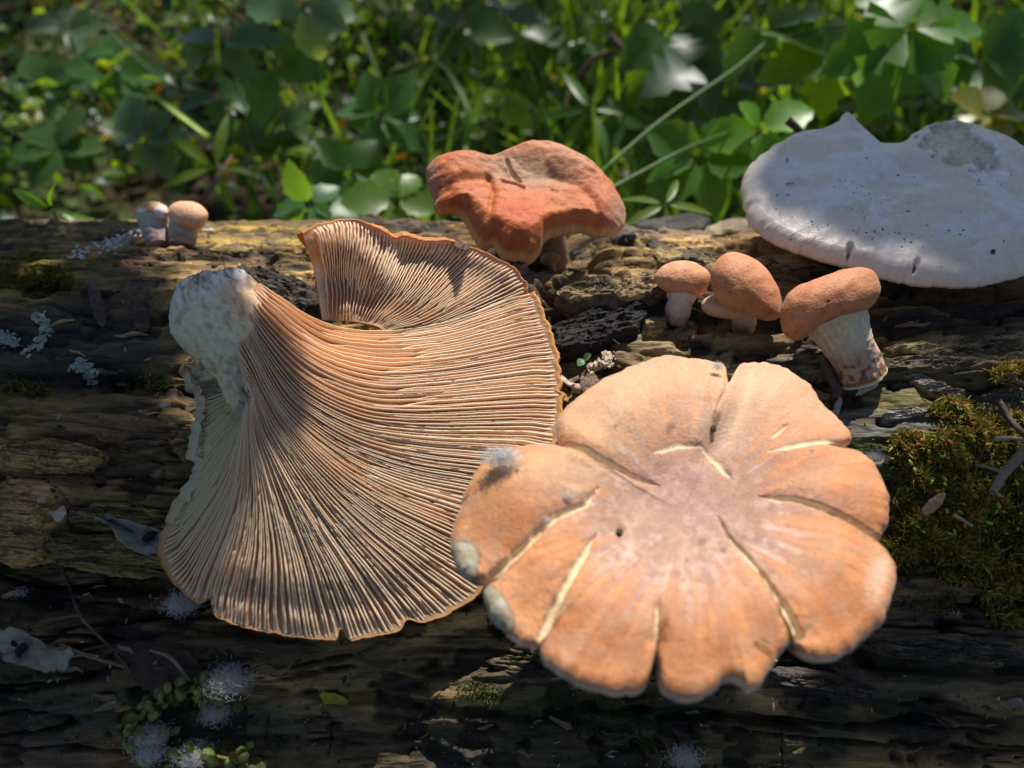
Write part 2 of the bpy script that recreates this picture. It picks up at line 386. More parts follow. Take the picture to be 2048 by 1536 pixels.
# ============================ the broad split cap in front
FRONT_P0 = np.array([0, -10, 20.0]); FRONT_N = np.array([0.02, -.04, 1.0])
front_out = [(1112,885),(1114,850),(1135,818),(1200,772),(1260,735),(1320,717),(1380,720),(1425,731),(1447,742),(1455,772),(1468,748),(1485,728),(1515,724),(1550,732),(1605,763),(1655,815),(1688,848),(1702,872),(1697,886),(1676,897),(1692,902),(1722,908),(1752,935),(1773,980),(1779,1030),(1770,1066),(1760,1077),(1778,1100),(1791,1140),(1788,1180),(1768,1235),(1738,1272),(1700,1302),(1650,1320),(1608,1312),(1593,1276),(1560,1312),(1532,1350),(1522,1372),(1497,1387),(1482,1372),(1452,1362),(1425,1385),(1390,1399),(1350,1396),(1322,1376),(1314,1330),(1309,1290),(1301,1330),(1285,1382),(1230,1388),(1155,1370),(1100,1338),(1082,1300),(1087,1272),(1068,1290),(1035,1282),(992,1246),(966,1204),(970,1182),(988,1163),(945,1163),(912,1130),(901,1072),(914,1030),(948,962),(985,922),(1040,905),(1090,910),(1118,918),(1116,902)]
CRK = [  # (points from the inner end to the rim, half width px, pale)
    ([(1437,1025),(1470,1085),(1520,1165),(1560,1230),(1597,1282)], 9, 1),
    ([(1512,998),(1580,1012),(1660,1045),(1765,1078)], 8, 1),
    ([(1192,1080),(1165,1130),(1130,1190),(1085,1275)], 11, 1),
    ([(1310,1215),(1309,1260),(1310,1295)], 7, 1),
    ([(1195,990),(1170,1030),(1110,1062),(1040,1120),(985,1165)], 9, 1),
    ([(1320,970),(1260,960),(1190,945),(1130,920)], 7, 1),
    ([(1530,920),(1600,912),(1690,895)], 6, 1),
    ([(1456,772),(1440,815),(1425,850)], 4, 0),
    ([(1305,918),(1350,900),(1400,895)], 5, 1), ([(1400,895),(1435,920),(1462,957)], 6, 1),
    ([(1535,895),(1568,872)], 4, 1)]
def front_prof(rr, th, U, V, edge):
    h = -.62*(1-sstep(0, .8, rr)) + .12*np.sin(rr*9+th)*0
    h = h + .12*(fbm(U/120, V/120, 3, 31)-.5) - .30*sstep(.6, 1, rr)**1.5
    h = h + .035*np.sin(np.arctan2(V-1010, U-1380)*14+3*fbm(U/150, V/150, 2, 5))*sstep(.3, .9, rr)
    for pts, wd, pale in CRK:
        d, f, sd_ = seg_dist(U+6*(fbm(U/25, V/25, 2, 3)-.5), V, pts)
        grow = (.35+.65*f)*(1.0 if wd >= 7 else .3); wd = wd*(sstep(-.05, .3, f)*(.55+.75*f) if wd >= 7 else np.minimum(1, 1.3*np.sin(np.clip(f, .03, .97)*math.pi)+.1))
        wd = wd*(.65+.6*fbm(U/14, V/14, 3, 77))
        h = h - .10*grow*np.exp(-(d/(wd*2.2))**2) - .17*grow*(1-sstep(wd*.45, wd*.95, d*np.where(sd_ > 0, 1.25, .8)))
    # folds running down from the notch at the back, and the raised left lobe
    d, f, _ = seg_dist(U, V, [(1500,740),(1480,830),(1455,880),(1410,905)]); h = h-.14*np.exp(-(d/26)**2)
    d, f, _ = seg_dist(U, V, [(1410,760),(1430,830),(1400,890)]); h = h+.08*np.exp(-(d/30)**2)
    h = h + .35*ell(U, V, 1060, 985, 120, 80, 0, .8) + .3*ell(U, V, 1230, 850, 110, 70, 0, .9)
    h = h + .35*ell(U, V, 1540, 1060, 0.1, .1)
    return h
def front_col(rr, th, U, V, edge, P):
    n1 = fbm(U/60, V/60, 4, 41); n2 = fbm(U/14, V/14, 3, 42)
    an = np.arctan2(V-1010, U-1380)
    st = fbm(an*13+40, rr*2.2, 4, 43); st2 = fbm(an*34+40, rr*3, 3, 44)
    c = np.broadcast_to(np.array([.52, .215, .085]), P.shape).copy()
    c = mix(c, (.62, .29, .125), sstep(.4, .65, st)*.7*sstep(.25, .5, rr))
    c = mix(c, (.50, .17, .06), sstep(.5, .72, st2)*.6*sstep(.3, .8, rr))
    core = 1-sstep(.2, .70, rr+.5*(st-.5)*sstep(.15, .45, rr)+.3*(n1-.5)-.08*np.cos(an-1.6))
    c = mix(c, (.36, .215, .165), core*.95)
    n3 = fbm(U/22+5, V/22, 4, 142)
    c = mix(c, (.52, .35, .28), core*sstep(.40, .66, n3*.5+n2*.5)*.6)
    c = mix(c, (.40, .24, .19), core*sstep(.5, .7, n1)*.6)
    wh = sstep(.5, .68, fbm(an*14+7, rr*1.7, 4, 48)*.7+n2*.3)*sstep(.28, .42, rr)*(1-sstep(.45, .68, rr))*(np.sin(an-.1) > -.55)
    c = mix(c, (.70, .49, .38), wh*.5)
    c = mix(c, (.90, .74, .66), (1-sstep(.0, .07, edge))*.6)
    c = mix(c, (.80, .60, .48), ell(U+18*(n1-.5), V+30*(n2-.5), 1750, 1170, 20, 46, 20, .9)*.45)  # pale highlight painted beside the right rim
    c = mix(c, (.55, .40, .22), ell(U+30*(n1-.5), V, 1100, 975, 110, 40, -5, .9)*.45)
    c = mix(c, (.60, .42, .25), ell(U+30*(n1-.5), V, 1200, 880, 80, 60, 0, .9)*.4)
    for cx, cy, rx, ry, rot in ((1490, 800, 40, 75, 12), (1440, 870, 40, 40, 0)):
        c = mix(c, (.60, .45, .32), ell(U+20*(n1-.5), V, cx, cy, rx, ry, rot, .8)*.5)
    for pts, wd, pale in CRK:
        d, f, sd_ = seg_dist(U+6*(fbm(U/25, V/25, 2, 3)-.5), V, pts)
        wd = wd*(.65+.6*fbm(U/14, V/14, 3, 77))
        wd = wd*(sstep(-.05, .3, f)*(.55+.75*f) if pts[0] not in ((1305,918),(1400,895),(1530,920),(1535,895)) else np.minimum(1, 1.3*np.sin(np.clip(f, .03, .97)*math.pi)+.1))
        if pale: c = mix(c, (.76, .60, .38), (1-sstep(wd*.6, wd*1.05, d*np.where(sd_ > 0, 1.25, .8)))*(.95))
    c = mix(c, (.42, .25, .15), sstep(.5, .68, fbm(U/45+3, V/30, 5, 149, .65))*.5)
    c = mix(c, (.68, .46, .31), (1-sstep(780, 960, V))*.45)
    # torn, healed edges on the left
    for cx, cy, rx, ry, rot in ((925, 1130, 34, 40, -10), (985, 1215, 22, 62, -38)):
        e = ell(U+16*(n2-.5), V+16*(n2-.5), cx, cy, rx, ry, rot, .15); c = mix(c, (.34, .30, .21), e*.9); c = mix(c, (.16, .11, .07), np.clip(e*(1-e)*4, 0, 1)*.7); c = mix(c, (.46, .44, .34), e*sstep(.5, .62, n2)*.6)
    for cx, cy, rx, ry in ((1238,1066,9,16),(1405,1082,8,9),(1335,878,8,10),(1425,855,9,13),(1747,920,9,6),(1445,1105,6,8),(1525,1295,16,4),(1372,1128,4,4),(1612,928,4,4),(1225,892,3,4)):
        c = mix(c, (.20, .12, .06), ell(U+8*(n2-.5), V, cx, cy, rx, ry, 20, .5)*.8)
    c = c*(.93+.14*n2)[..., None]
    return c
m_front = empty('mushroom', 'broad peach mushroom cap split into lobes, lying nearest at the front', 'mushroom')
cap_top('cap', front_out, (1375, 1015), FRONT_P0, FRONT_N, front_prof, front_col, m_cap, m_front, n=900, m=190, roll=.26, thick=.38)
tube('stem', [(4.8, -8.6, 18.6), (5.0, -8.2, 17.6), (5.2, -7.6, 15.8)], (1.6, 1.1, .95), m_stem, m_front, col=(.62, .50, .38), seg=24)

# ============================ the pale cap at the back right
WHITE_P0 = np.array([12, 3, 20.3]); WHITE_N = np.array([-.05, -.13, 1.0])
white_out = [(1484,400),(1487,352),(1510,325),(1545,300),(1590,278),(1640,268),(1668,255),(1686,237),(1699,278),(1730,291),(1780,296),(1806,290),(1822,276),(1850,262),(1895,253),(1930,258),(1965,270),(2010,285),(2050,310),(2100,345),(2150,395),(2170,450),(2150,500),(2095,535),(2050,550),(1990,566),(1930,573),(1880,570),(1835,564),(1810,560),(1760,550),(1720,538),(1690,530),(1640,517),(1580,500),(1530,475),(1500,445)]
def white_prof(rr, th, U, V, edge):
    h = .45*(1-rr**2.2) + .22*(fbm(U/120, V/60, 3, 81)-.5)
    h = h - .06*ell(U, V, 1750, 300, 70, 34, 0, .9) - .20*ell(U+90*(fbm(U/22, V/16, 3, 3)-.5), V+40*(fbm(U/18, V/14, 3, 6)-.5), 1905, 318, 62, 42, 30, .2) + .12*(fbm(U/14, V/9, 4, 188)-.5)*ell(U, V, 1905, 318, 70, 44, 30, .2) - .2*ell(U, V, 1960, 355, 26, 12, 30, .4)
    h = h - .28*ell(U, V, 1778, 385, 90, 30, -8, .9)
    for cx, cy in ((1586, 396), (1915, 515)): h = h - .10*ell(U, V, cx, cy, 22, 9, -5, .2)
    for cx, cy, rx, ry, rot in ((1692, 519, 7, 9, 8), (1823, 549, 6, 9, 10), (1692, 512, 5, 6, -8)): h = h - .14*ell(U, V, cx, cy, rx, ry, rot, .4)
    d, f, _ = seg_dist(U, V, [(1950,350),(1955,365),(1965,385)]); h = h-.12*np.exp(-(d/6)**2)
    return h
def white_col(rr, th, U, V, edge, P):
    n1 = fbm(U/55, V/30, 4, 83); n2 = fbm(U/8, V/6, 3, 84)
    c = np.broadcast_to(np.array([.80, .73, .63]), P.shape).copy()
    c = mix(c, (.70, .66, .62), sstep(.48, .62, n1)*.6)
    c = mix(c, (.84, .84, .84), sstep(.50, .62, fbm(U/70+5, V/35, 3, 86))*.75)
    c = mix(c, (.74, .62, .52), (1-sstep(.3, 1.6, edge))*.7*(1-sstep(430, 330, V)*.6))
    e = ell(U+90*(fbm(U/22, V/16, 3, 3)-.5), V+40*(fbm(U/18, V/14, 3, 6)-.5), 1905, 318, 62, 42, 30, .12); c = mix(c, (.66, .64, .44), e*.85); e2 = e*(1-e)*4; c = mix(c, (.50, .40, .26), np.clip(e2, 0, 1)*sstep(.4, .6, n2)*.8); c = mix(c, (.5, .48, .38), e*sstep(.5, .6, fbm(U/9, V/6, 3, 184))*.6)
    c = mix(c, (.78, .76, .60), ell(U, V, 1586, 396, 20, 8, -5, .3)*.8+ell(U, V, 1912, 516, 22, 12, 0, .3)*.7)
    c = mix(c, (.10, .07, .05), ell(U, V, 1692, 521, 4, 7, 8, .4)+ell(U, V, 1822, 551, 4, 7, 8, .4))
    return c*(.92+.16*n2)[..., None]
m_wh = empty('mushroom', 'large pale greyish white mushroom cap with a bitten back edge', 'mushroom')
cap_top('cap', white_out, (1830, 410), WHITE_P0, WHITE_N, white_prof, white_col, m_white, m_wh, n=900, m=150, roll=.40, thick=.6, under=(.62, .5, .4))
tube('stem', [(12.6, 4.4, 19.0), (12.7, 4.2, 18.2), (12.9, 4, 15.5)], (1.3, 1.1, 1.0), m_stem, m_wh, col=(.62, .55, .45), seg=24)

# ============================ the orange wavy cap at the back
OR_P0 = np.array([0.4, 3.2, 20.2]); OR_N = np.array([.10, -.30, 1.0])
or_out = [(853,366),(856,340),(878,325),(910,321),(950,327),(990,322),(1020,308),(1060,298),(1105,299),(1140,314),(1180,335),(1215,362),(1240,395),(1252,430),(1246,455),(1225,468),(1195,465),(1180,463),(1160,458),(1135,462),(1105,472),(1088,485),(1080,505),(1060,522),(1045,518),(1005,513),(985,490),(965,492),(945,470),(935,450),(920,430),(905,422),(880,424),(868,415),(866,395)]
def or_prof(rr, th, U, V, edge):
    h = .12*sstep(.1, .75, rr) - .4*sstep(.75, 1, rr)
    h = h + .25*ell(U, V, 890, 350, 60, 30, 0, .9) + .2*ell(U, V, 1120, 330, 120, 28, 12, .9) + .12*ell(U, V, 1215, 420, 40, 50, -20, .9)
    h = h - .12*ell(U, V, 1060, 372, 60, 24, 8, .9) + .2*ell(U, V, 1030, 465, 60, 40, 0, .9)
    for pts, w_, a in (([(975,380),(984,410),(978,445),(972,490)], 7, .12), ([(895,400),(930,385),(975,382)], 8, .1), ([(1095,372),(1150,395),(1180,430),(1190,462)], 9, .12), ([(1150,345),(1205,370),(1240,410)], 5, .1), ([(1011,348),(1020,365),(1037,381)], 3, .16), ([(1003,383),(1030,388),(1045,397)], 3, .12)):
        d, f, _ = seg_dist(U, V, pts); h = h-a*np.exp(-(d/w_)**2)
    return h+.14*(fbm(U/30, V/20, 3, 91)-.5)
def or_col(rr, th, U, V, edge, P):
    n1 = fbm(U/26, V/18, 4, 93); n2 = fbm(U/5, V/4, 3, 94)
    c = np.broadcast_to(np.array([.50, .155, .05]), P.shape).copy()
    c = mix(c, (.42, .09, .022), sstep(.5, .68, n1)*.6)
    c = mix(c, (.50, .075, .016), ell(U, V, 1035, 455, 45, 28, 0, .9)*.75)
    c = mix(c, (.38, .24, .14), ell(U, V, 1055, 365, 80, 26, 8, .9)*.9)
    c = mix(c, (.52, .30, .18), ell(U, V, 1150, 335, 70, 22, 20, .9)*.6+ell(U, V, 1000, 345, 30, 14, 0, .9)*.3)
    c = mix(c, (.45, .27, .2), ell(U, V, 1235, 445, 24, 36, 0, .8)*.7+ell(U, V, 862, 375, 12, 40, 0, .8)*.7)
    c = mix(c, (.72, .45, .2), (1-sstep(.03, .16, edge))*.7*sstep(380, 460, V))
    for pts, w_ in (([(1011,348),(1020,365),(1037,381)], 2.6), ([(1003,383),(1030,388),(1045,397)], 1.6)):
        d, f, _ = seg_dist(U, V, pts); c = mix(c, (.72, .58, .40), np.exp(-(d/w_)**2)*.8)
    return c*(.86+.3*n2)[..., None]
m_or = empty('mushroom', 'dark orange wavy mushroom cap standing on the back edge of the log', 'mushroom')
cap_top('cap', or_out, (1055, 385), OR_P0, OR_N, or_prof, or_col, m_cap, m_or, n=640, m=110, roll=.38, thick=.5, under=(.5, .33, .2))
tube('stem', [(1.2, 4.0, 18.9), (1.4, 3.8, 18.2), (1.6, 3.6, 17.0)], (.6, .55, .6), m_stem, m_or, col=(.28, .19, .13), seg=20)

# ============================ the big upturned mushroom showing its gills
GP0 = R(690, 1280, 17.5); GN = np.array([.06, -.38, .92]); GN /= np.linalg.norm(GN)
MAIN = [
 [(520,566),(590,620),(660,655),(760,666),(880,650),(985,612),(1062,585)],
 [(502,572),(565,632),(645,690),(760,712),(880,705),(1000,678),(1092,655)],
 [(486,580),(545,660),(628,730),(742,772),(880,768),(1010,752),(1112,740)],
 [(470,592),(530,690),(605,780),(722,840),(860,856),(1000,856),(1112,860)],
 [(462,610),(515,712),(572,812),(682,902),(800,955),(920,985),(1040,1010)],
 [(458,640),(502,745),(548,838),(622,932),(722,1032),(840,1120),(940,1192)],
 [(480,672),(498,765),(527,858),(582,962),(652,1080),(712,1182),(752,1272)],
 [(500,700),(500,780),(510,868),(536,965),(560,1080),(570,1180),(572,1268)],
 [(510,715),(500,795),(497,885),(492,980),(470,1080),(442,1160),(424,1226)],
 [(515,725),(500,815),(482,890),(454,970),(412,1040),(370,1095),(328,1126)],
 [(520,740),(500,822),(472,882),(440,932),(405,982),(380,1010),(352,1034)],
 [(520,745),(498,815),(472,850),(450,885),(425,915),(405,945),(388,965)],
 [(520,745),(494,790),(474,815),(452,838),(432,855),(415,872),(398,885)],
 [(520,735),(488,762),(465,776),(448,782),(430,786),(412,792),(398,796)],
 [(515,700),(480,716),(440,732),(420,730),(396,728),(372,732),(352,738)],
]
LOBE = [
 [(644,640),(640,610),(634,570),(626,530),(614,495),(604,466)],
 [(668,640),(668,600),(664,560),(660,510),(650,475),(645,446)],
 [(694,642),(698,600),(702,560),(704,510),(706,468),(706,436)],
 [(716,644),(730,605),(742,570),(754,530),(764,500),(772,464)],
 [(736,648),(765,610),(785,580),(806,540),(822,505),(834,474)],
 [(756,654),(805,625),(845,590),(875,555),(905,520),(930,490)],
 [(765,662),(835,648),(900,618),(955,585),(1000,555),(1035,535)],
 [(756,668),(820,664),(880,654),(935,636),(985,616),(1062,587)],
]
MG = 11
def key_grid(keys, offf, p0=GP0, n=GN):
    G = []
    for i, k in enumerate(keys):
        Q = resample(k, MG); t = np.linspace(0, 1, MG)
        G.append(on_plane(Q[:, 0], Q[:, 1], p0, n)+n*offf(i, t)[:, None]*0 + 0)
        # shift towards the camera along the ray so the traced place is kept
        r = ray(Q[:, 0], Q[:, 1]); G[-1] = G[-1] + r*((offf(i, t))/(r @ n))[:, None]
    return np.array(G)
def off_main(i, t):
    rim = .35*np.clip((t-.86)/.14, 0, 1)**2
    H = 2.4 if i < 9 else (2.2, 1.9, 1.6, 1.35, 1.15, 1.05)[i-9]
    o = H*(1-t)**1.5 + .25*np.sin(t*math.pi) + rim
    if i in (0, 1): o = o - (.5-.3*i)*np.sin(np.clip(t*1.3, 0, 1)*math.pi)
    if i >= 6: o = o - .75*(1-sstep(0, .16, t))
    else: o = o - .55*(1-sstep(0, .13, t))
    if 5 <= i <= 8: o = o - .5*np.clip((t-.8)/.2, 0, 1)**1.5
    if i >= 10: o = o + (.25 if i >= 11 else .1)*t
    return o
def off_lobe(i, t):
    f = i/7
    a = (0.75 + .1*f) + (1.5*(1-f))*t*1.3 + .25*np.sin(t*9+i)*t - .35*np.sin(t*math.pi)*(1-f)
    w_ = min(1, max(0, (i-3)/4)); return a*(1-w_)+(off_main(0, .46+.54*t)-.04)*w_
GM = key_grid(MAIN, off_main); GL = key_grid(LOBE, off_lobe)
def surf(G, s, t):                                          # s: array of key indices, t: array of 0..1 (outer product)
    return cat_idx(cat_idx(G, 0, s), 1, t*(G.shape[1]-1))
def tmax_main(sr):
    x = np.zeros_like(sr)
    U0 = surf(GM, sr, np.array([1.0]))[:, 0]; u, v = proj(U0)
    for cx, cy, wd, dp in ((1078, 640, 7, .035), (1113, 782, 5, .02), (822, 1240, 16, .05), (686, 1274, 8, .05), (413, 1218, 12, .05), (345, 1060, 10, .03)):
        x = x+dp*np.exp(-((np.hypot(u-cx, v-cy))/wd)**2)
    return 1-x+.008*(fbm(sr*9, sr*0, 3, 5)-.5)*2-sstep(9.8, 10.5, sr)*.10*fbm(sr*1.7, sr*0, 2, 15)
m_gl = empty('mushroom', 'big mushroom lying upturned with pale gills and thick white stem showing', 'mushroom')
def sheet(name, G, ns, nt, tm, colf, ext, parent, thick=.28, thin=None):
    K = G.shape[0]; s = np.linspace(0, K-1, ns); t = np.linspace(0, 1, nt)
    P = surf(G, s, t)                                        # ns, nt, 3
    Tm = tm(s)
    # evaluate with the wavy rim: rescale t by Tm and add the outer lip
    idx = t[None]*Tm[:, None]*(nt-1); i0 = np.clip(idx.astype(int), 0, nt-2); f = (idx-i0)[..., None]
    a = np.arange(ns)[:, None]; P = P[a, i0]*(1-f)+P[a, i0+1]*f
    ext = ext*np.ones((ns, 1))
    if thin: ext = ext*(1-.72*sstep(thin, thin+1., s))[:, None]
    d = P[:, -1]-P[:, -4]; d /= np.linalg.norm(d, axis=1, keepdims=True)
    N_ = normals(P)
    N_ = N_*np.sign((N_*(CAM-P)).sum(-1, keepdims=True))
    uq, vq = proj(P); am = .03+(.22*sstep(9.5, 11.5, s)[:, None] if thin else .02)*sstep(.2, .5, t)[None]
    P = P+N_*(am*(fbm(uq/22, vq/22, 4, 66)-.5)*2)[..., None]
    nn = N_[:, -1]
    lip = [P[:, -1]+d*ext*.5+nn*ext*.25, P[:, -1]+d*ext*.9+nn*ext*.2, P[:, -1]+d*ext-nn*ext*.2, P[:, -1]+d*ext*.7-nn*thick]
    back = P[:, ::-1][:, 2::4]-N_[:, ::-1][:, 2::4]*thick*1.0
    A = np.concatenate([P]+[l[:, None] for l in lip]+[back], 1)
    u, v = proj(A)
    S_ = (s[:, None]+0*u); Tt = np.concatenate([t, [1.01, 1.02, 1.03, 1.04], np.full(back.shape[1], 2)])[None]+0*u
    C_ = colf(S_, Tt, u, v)
    return add_mesh(name, A, gfaces(A.shape[0], A.shape[1]), m_gill, parent, col=C_)
def gl_col(s, t, u, v):
    c = np.broadcast_to(np.array([.62, .35, .18]), s.shape+(3,)).copy()
    c = mix(c, (.62, .58, .38), sstep(8.3, 10.5, s)*(t < 1.5))
    fl = sstep(9.5, 11.5, s)*sstep(.45, .75, t+.2*(fbm(u/20, v/20, 3, 2)-.5)); c = mix(c, (.70, .70, .54), fl*(t < 1.5))
    c = mix(c, (.80, .42, .12), sstep(1.0, 1.01, t)*(1-sstep(8.5, 10, s)*.85))
    c = mix(c, (.66, .64, .48), (t > 1.5)*np.maximum(sstep(5, 6, s), 1-sstep(560, 720, u)))
    c = mix(c, (.34, .17, .07), sstep(11.5, 14, s)*sstep(.5, .62, fbm(u/18, v/9, 3, 4))*.8)
    return c
sheet('cap_flesh', GM, 560, 90, tmax_main, gl_col, .13, m_gl, thin=4.6)
def lobe_col(s, t, u, v):
    c = np.broadcast_to(np.array([.60, .35, .19]), s.shape+(3,)).copy()
    c = mix(c, (.80, .72, .56), (1-sstep(.1, .75, s+.5*(fbm(u/14, v/14, 3, 2)-.5)))*(1-sstep(.55, .75, t)))
    c = mix(c, (.66, .30, .10), sstep(1.0, 1.01, t)); return c
sheet('cap_flesh', GL, 260, 60, lambda s: 1-.05*fbm(s*3, s*0, 3, 9)-.05*np.exp(-((s-3.3)/.25)**2), lobe_col, .08, m_gl, thick=.2)
NG = [0]
def gills(G, n, tm, tiers, hgt, parent, wcol, skip=None, s0=0.02, s1=.98, st=64, wob=.018):
    K = G.shape[0]
    ss = np.linspace(0, K-1, 400)
    mid = surf(G, ss, np.array([.8]))[:, 0]; L = np.r_[0, np.cumsum(np.linalg.norm(np.diff(mid, axis=0), axis=1))]; L /= L[-1]
    q = np.linspace(s0, s1, n)+rng.normal(0, .0011, n)
    sv = np.interp(q, L, ss)
    t = np.linspace(0, 1, st)
    for i in range(n):
        tier = next((j for j, d in enumerate(tiers) if i % d[0] == 0), len(tiers)-1)
        a = tiers[tier][1]+rng.uniform(-.06, .09) if tiers[tier][1] > 0 else tiers[tier][1]+rng.uniform(0, .05)
        a = max(a, 0.0)
        tmx = float(tm(sv[i:i+1])[0])-.004
        tt = a+(tmx-a)*t
        si = sv[i]+0*t
        nb = sv[i-1] if i > 0 and rng.random() < .5 else sv[min(i+1, n-1)]
        if a > .05: si = nb+(sv[i]-nb)*sstep(0, .10, tt-a)                 # forks off its neighbour
        step = sv[min(i+1, n-1)]-sv[i] if i < n-1 else sv[i]-sv[i-1]
        si = si+step*.30*(fbm(tt*14+i*3.7, tt*0+i, 3, 6)-.5)*2*wob/.018*.5
        Gs = cat_idx(G, 0, np.clip(si, 0, K-1)); ti = tt*(G.shape[1]-1)
        C0 = np.array([cat_idx(Gs[k], 0, ti[k:k+1])[0] for k in range(st)])
        Gs2 = cat_idx(G, 0, np.clip(si+.02, 0, K-1)); C1 = np.array([cat_idx(Gs2[k], 0, ti[k:k+1])[0] for k in range(st)])
        T = np.gradient(C0, axis=0); T /= np.linalg.norm(T, axis=1, keepdims=True)+1e-9
        A = C1-C0; A -= T*(A*T).sum(1, keepdims=True); A /= np.linalg.norm(A, axis=1, keepdims=True)+1e-9
        N_ = np.cross(T, A); N_ *= np.sign((N_*(CAM-C0)).sum(1, keepdims=True))
        loc = np.linalg.norm(C1-C0, axis=1)/.02*abs(step)                  # local spacing
        if tier == 0: loc = np.maximum(loc, .05)
        h = hgt*sstep(0, .12, tt-a+.02)*sstep(0, .07, tmx-tt+.004)*(.88+.24*fbm(tt*22, tt*0+i*1.7, 2, 8))
        h = np.minimum(h, loc*2.6+.05)
        h = h*(.85+.3*rng.random())
        for _ in range(int(rng.integers(0, 2))): h = h*(1-rng.uniform(.15, .45)*np.exp(-((tt-rng.uniform(.2, .95))/.008)**2))
        lean = .12*h*np.sin(tt*3+i*.3)
        wb = np.clip(loc*.27, .008, .042); wt = np.clip(loc*.22, .008, .030)
        tip = rng.normal(0, .004, st)
        V = np.stack([C0-N_*.02-A*wb[:, None], C0+N_*(h*.6)[:, None]+A*(lean*.5-wt*1.1)[:, None], C0+N_*(h+tip)[:, None]+A*(lean-wt*.75)[:, None],
                      C0+N_*(h+tip+.004)[:, None]+A*(lean+wt*.75)[:, None], C0+N_*(h*.6)[:, None]+A*(lean*.5+wt*1.1)[:, None], C0-N_*.02+A*wb[:, None]], 1)
        u, v = proj(C0)
        cb = wcol(sv[i], tt, u, v)
        shade = np.array([[.88, .74, .62], [.97, .90, .82], [1, 1, 1], [1, 1, 1], [.97, .90, .82], [.88, .74, .62]])  # darker roots and lighter edges put valley shade into the gill colour
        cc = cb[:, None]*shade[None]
        add_mesh('gill', V, gfaces(st, 6), m_gill, parent, col=cc); NG[0] += 1
def gcol(s, t, u, v):
    c = np.broadcast_to(np.array([.98, .84, .60]), t.shape+(3,)).copy()
    g = float(sstep(8.0, 10.5, np.array(s)))
    c = mix(c, (.76, .72, .42), np.full(t.shape, g)); c = mix(c, (.86, .72, .52), (1-sstep(0, .35, t))*.5)
    return c*(.94+.1*rng.random())
gills(GM, 200, tmax_main, [(4, 0.0), (2, .22), (1, .48)], .125, m_gl, gcol, s0=.002, s1=.93)
gills(GL, 62, lambda s: 1-.05*fbm(s*3, s*0, 3, 9)-.05*np.exp(-((s-3.3)/.25)**2), [(2, 0.0), (1, .3)], .12, m_gl, gcol, s0=.05, s1=1.0, st=40, wob=.03)
# the stem
def build_stem():
    path = resample([(428,548),(440,597),(466,657),(502,722),(520,790),(545,870),(565,950)], 60)
    rad = np.interp(np.linspace(0, 1, 60), [0, .06, .15, .35, .55, .8, 1], [80, 96, 102, 88, 68, 58, 30])
    off = np.interp(np.linspace(0, 1, 60), [0, .3, .6, 1], [2.3, 2.15, 1.35, .2])
    c3 = on_plane(path[:, 0], path[:, 1], GP0, GN); r_ = ray(path[:, 0], path[:, 1]); c3 = c3+r_*(off/(r_ @ GN))[:, None]
    dep = (c3-CAM) @ FWD; rc = rad*dep/F
    T = np.gradient(c3, axis=0); T /= np.linalg.norm(T, axis=1, keepdims=True)
    n = 160; th = np.linspace(0, 2*math.pi, n, endpoint=False)
    v = CAM-c3; v /= np.linalg.norm(v, axis=1, keepdims=True); A = np.cross(T, v); A /= np.linalg.norm(A, axis=1, keepdims=True); B = np.cross(A, T)
    c3 = c3-B*(rc*.80)[:, None]
    I = np.linspace(0, 1, 60)[:, None]+0*th[None]; TH = th[None]+0*I
    rr = rc[:, None]*(1+.15*(1-.5*I)*(fbm(I*10, np.cos(TH)*1.6+np.sin(TH)*1.1+4, 4, 7)-.5)*2+.05*(fbm(I*50, TH*6, 3, 8)-.5)*2)
    rr = rr*(1+.035*np.sin(TH*26+3*fbm(I*6, TH, 2, 3))*sstep(.1, .4, I))
    P = c3[:, None]+rr[..., None]*(A[:, None]*np.cos(TH)[..., None]+.9*B[:, None]*np.sin(TH)[..., None])
    # torn base
    base = []
    for k, q in enumerate((.92, .75, .5, .2, .02)):
        sc_ = q; dz = (-.10 if k == 0 else .02+.14*k*.4)
        base.append(c3[0]+(P[0]-c3[0])*sc_ - T[0]*(.16-.22*(1-q))+.10*(rng.random((n, 1))-.5)*q*np.ones(3)*(B[0]))
    A_ = np.concatenate([np.array(base[::-1]), P], 0)
    u, vv = proj(A_)
    I2 = np.concatenate([np.full((5, n), -.02), I], 0)
    nn = fbm(u/22, vv/22, 4, 12); nf = fbm(u/6, vv/6, 3, 14)
    c = np.broadcast_to(np.array([.74, .66, .46]), A_.shape).copy()
    c = mix(c, (.58, .64, .46), sstep(.45, .65, nn)*.7)
    c = mix(c, (.72, .62, .42), sstep(.3, .6, I2)*.5)
    c = mix(c, (.80, .79, .74), (1-sstep(.06, .14, I2+.1*(nn-.5)))*.9)
    c = mix(c, (.22, .12, .06), sstep(.47, .56, nf*.5+nn*.5)*(1-sstep(.03, .12, I2))*.9)
    pu = np.r_[np.repeat(path[0, 0], 5), path[:, 0]][:, None]
    c = mix(c, (.78, .50, .30), sstep(-15, 50, u-pu+50*(nn-.5))*sstep(.0, .1, I2)*.9)
    c = mix(c, (.30, .20, .10), sstep(.6, .68, fbm(u/9, vv/14, 4, 19))*.5)
    c = mix(c, (.72, .60, .40), sstep(.45, .75, I2+.2*(nn-.5))*.8)
    add_mesh('stem', A_, gfaces(A_.shape[0], n, True), m_stem, m_gl, col=c)
build_stem()

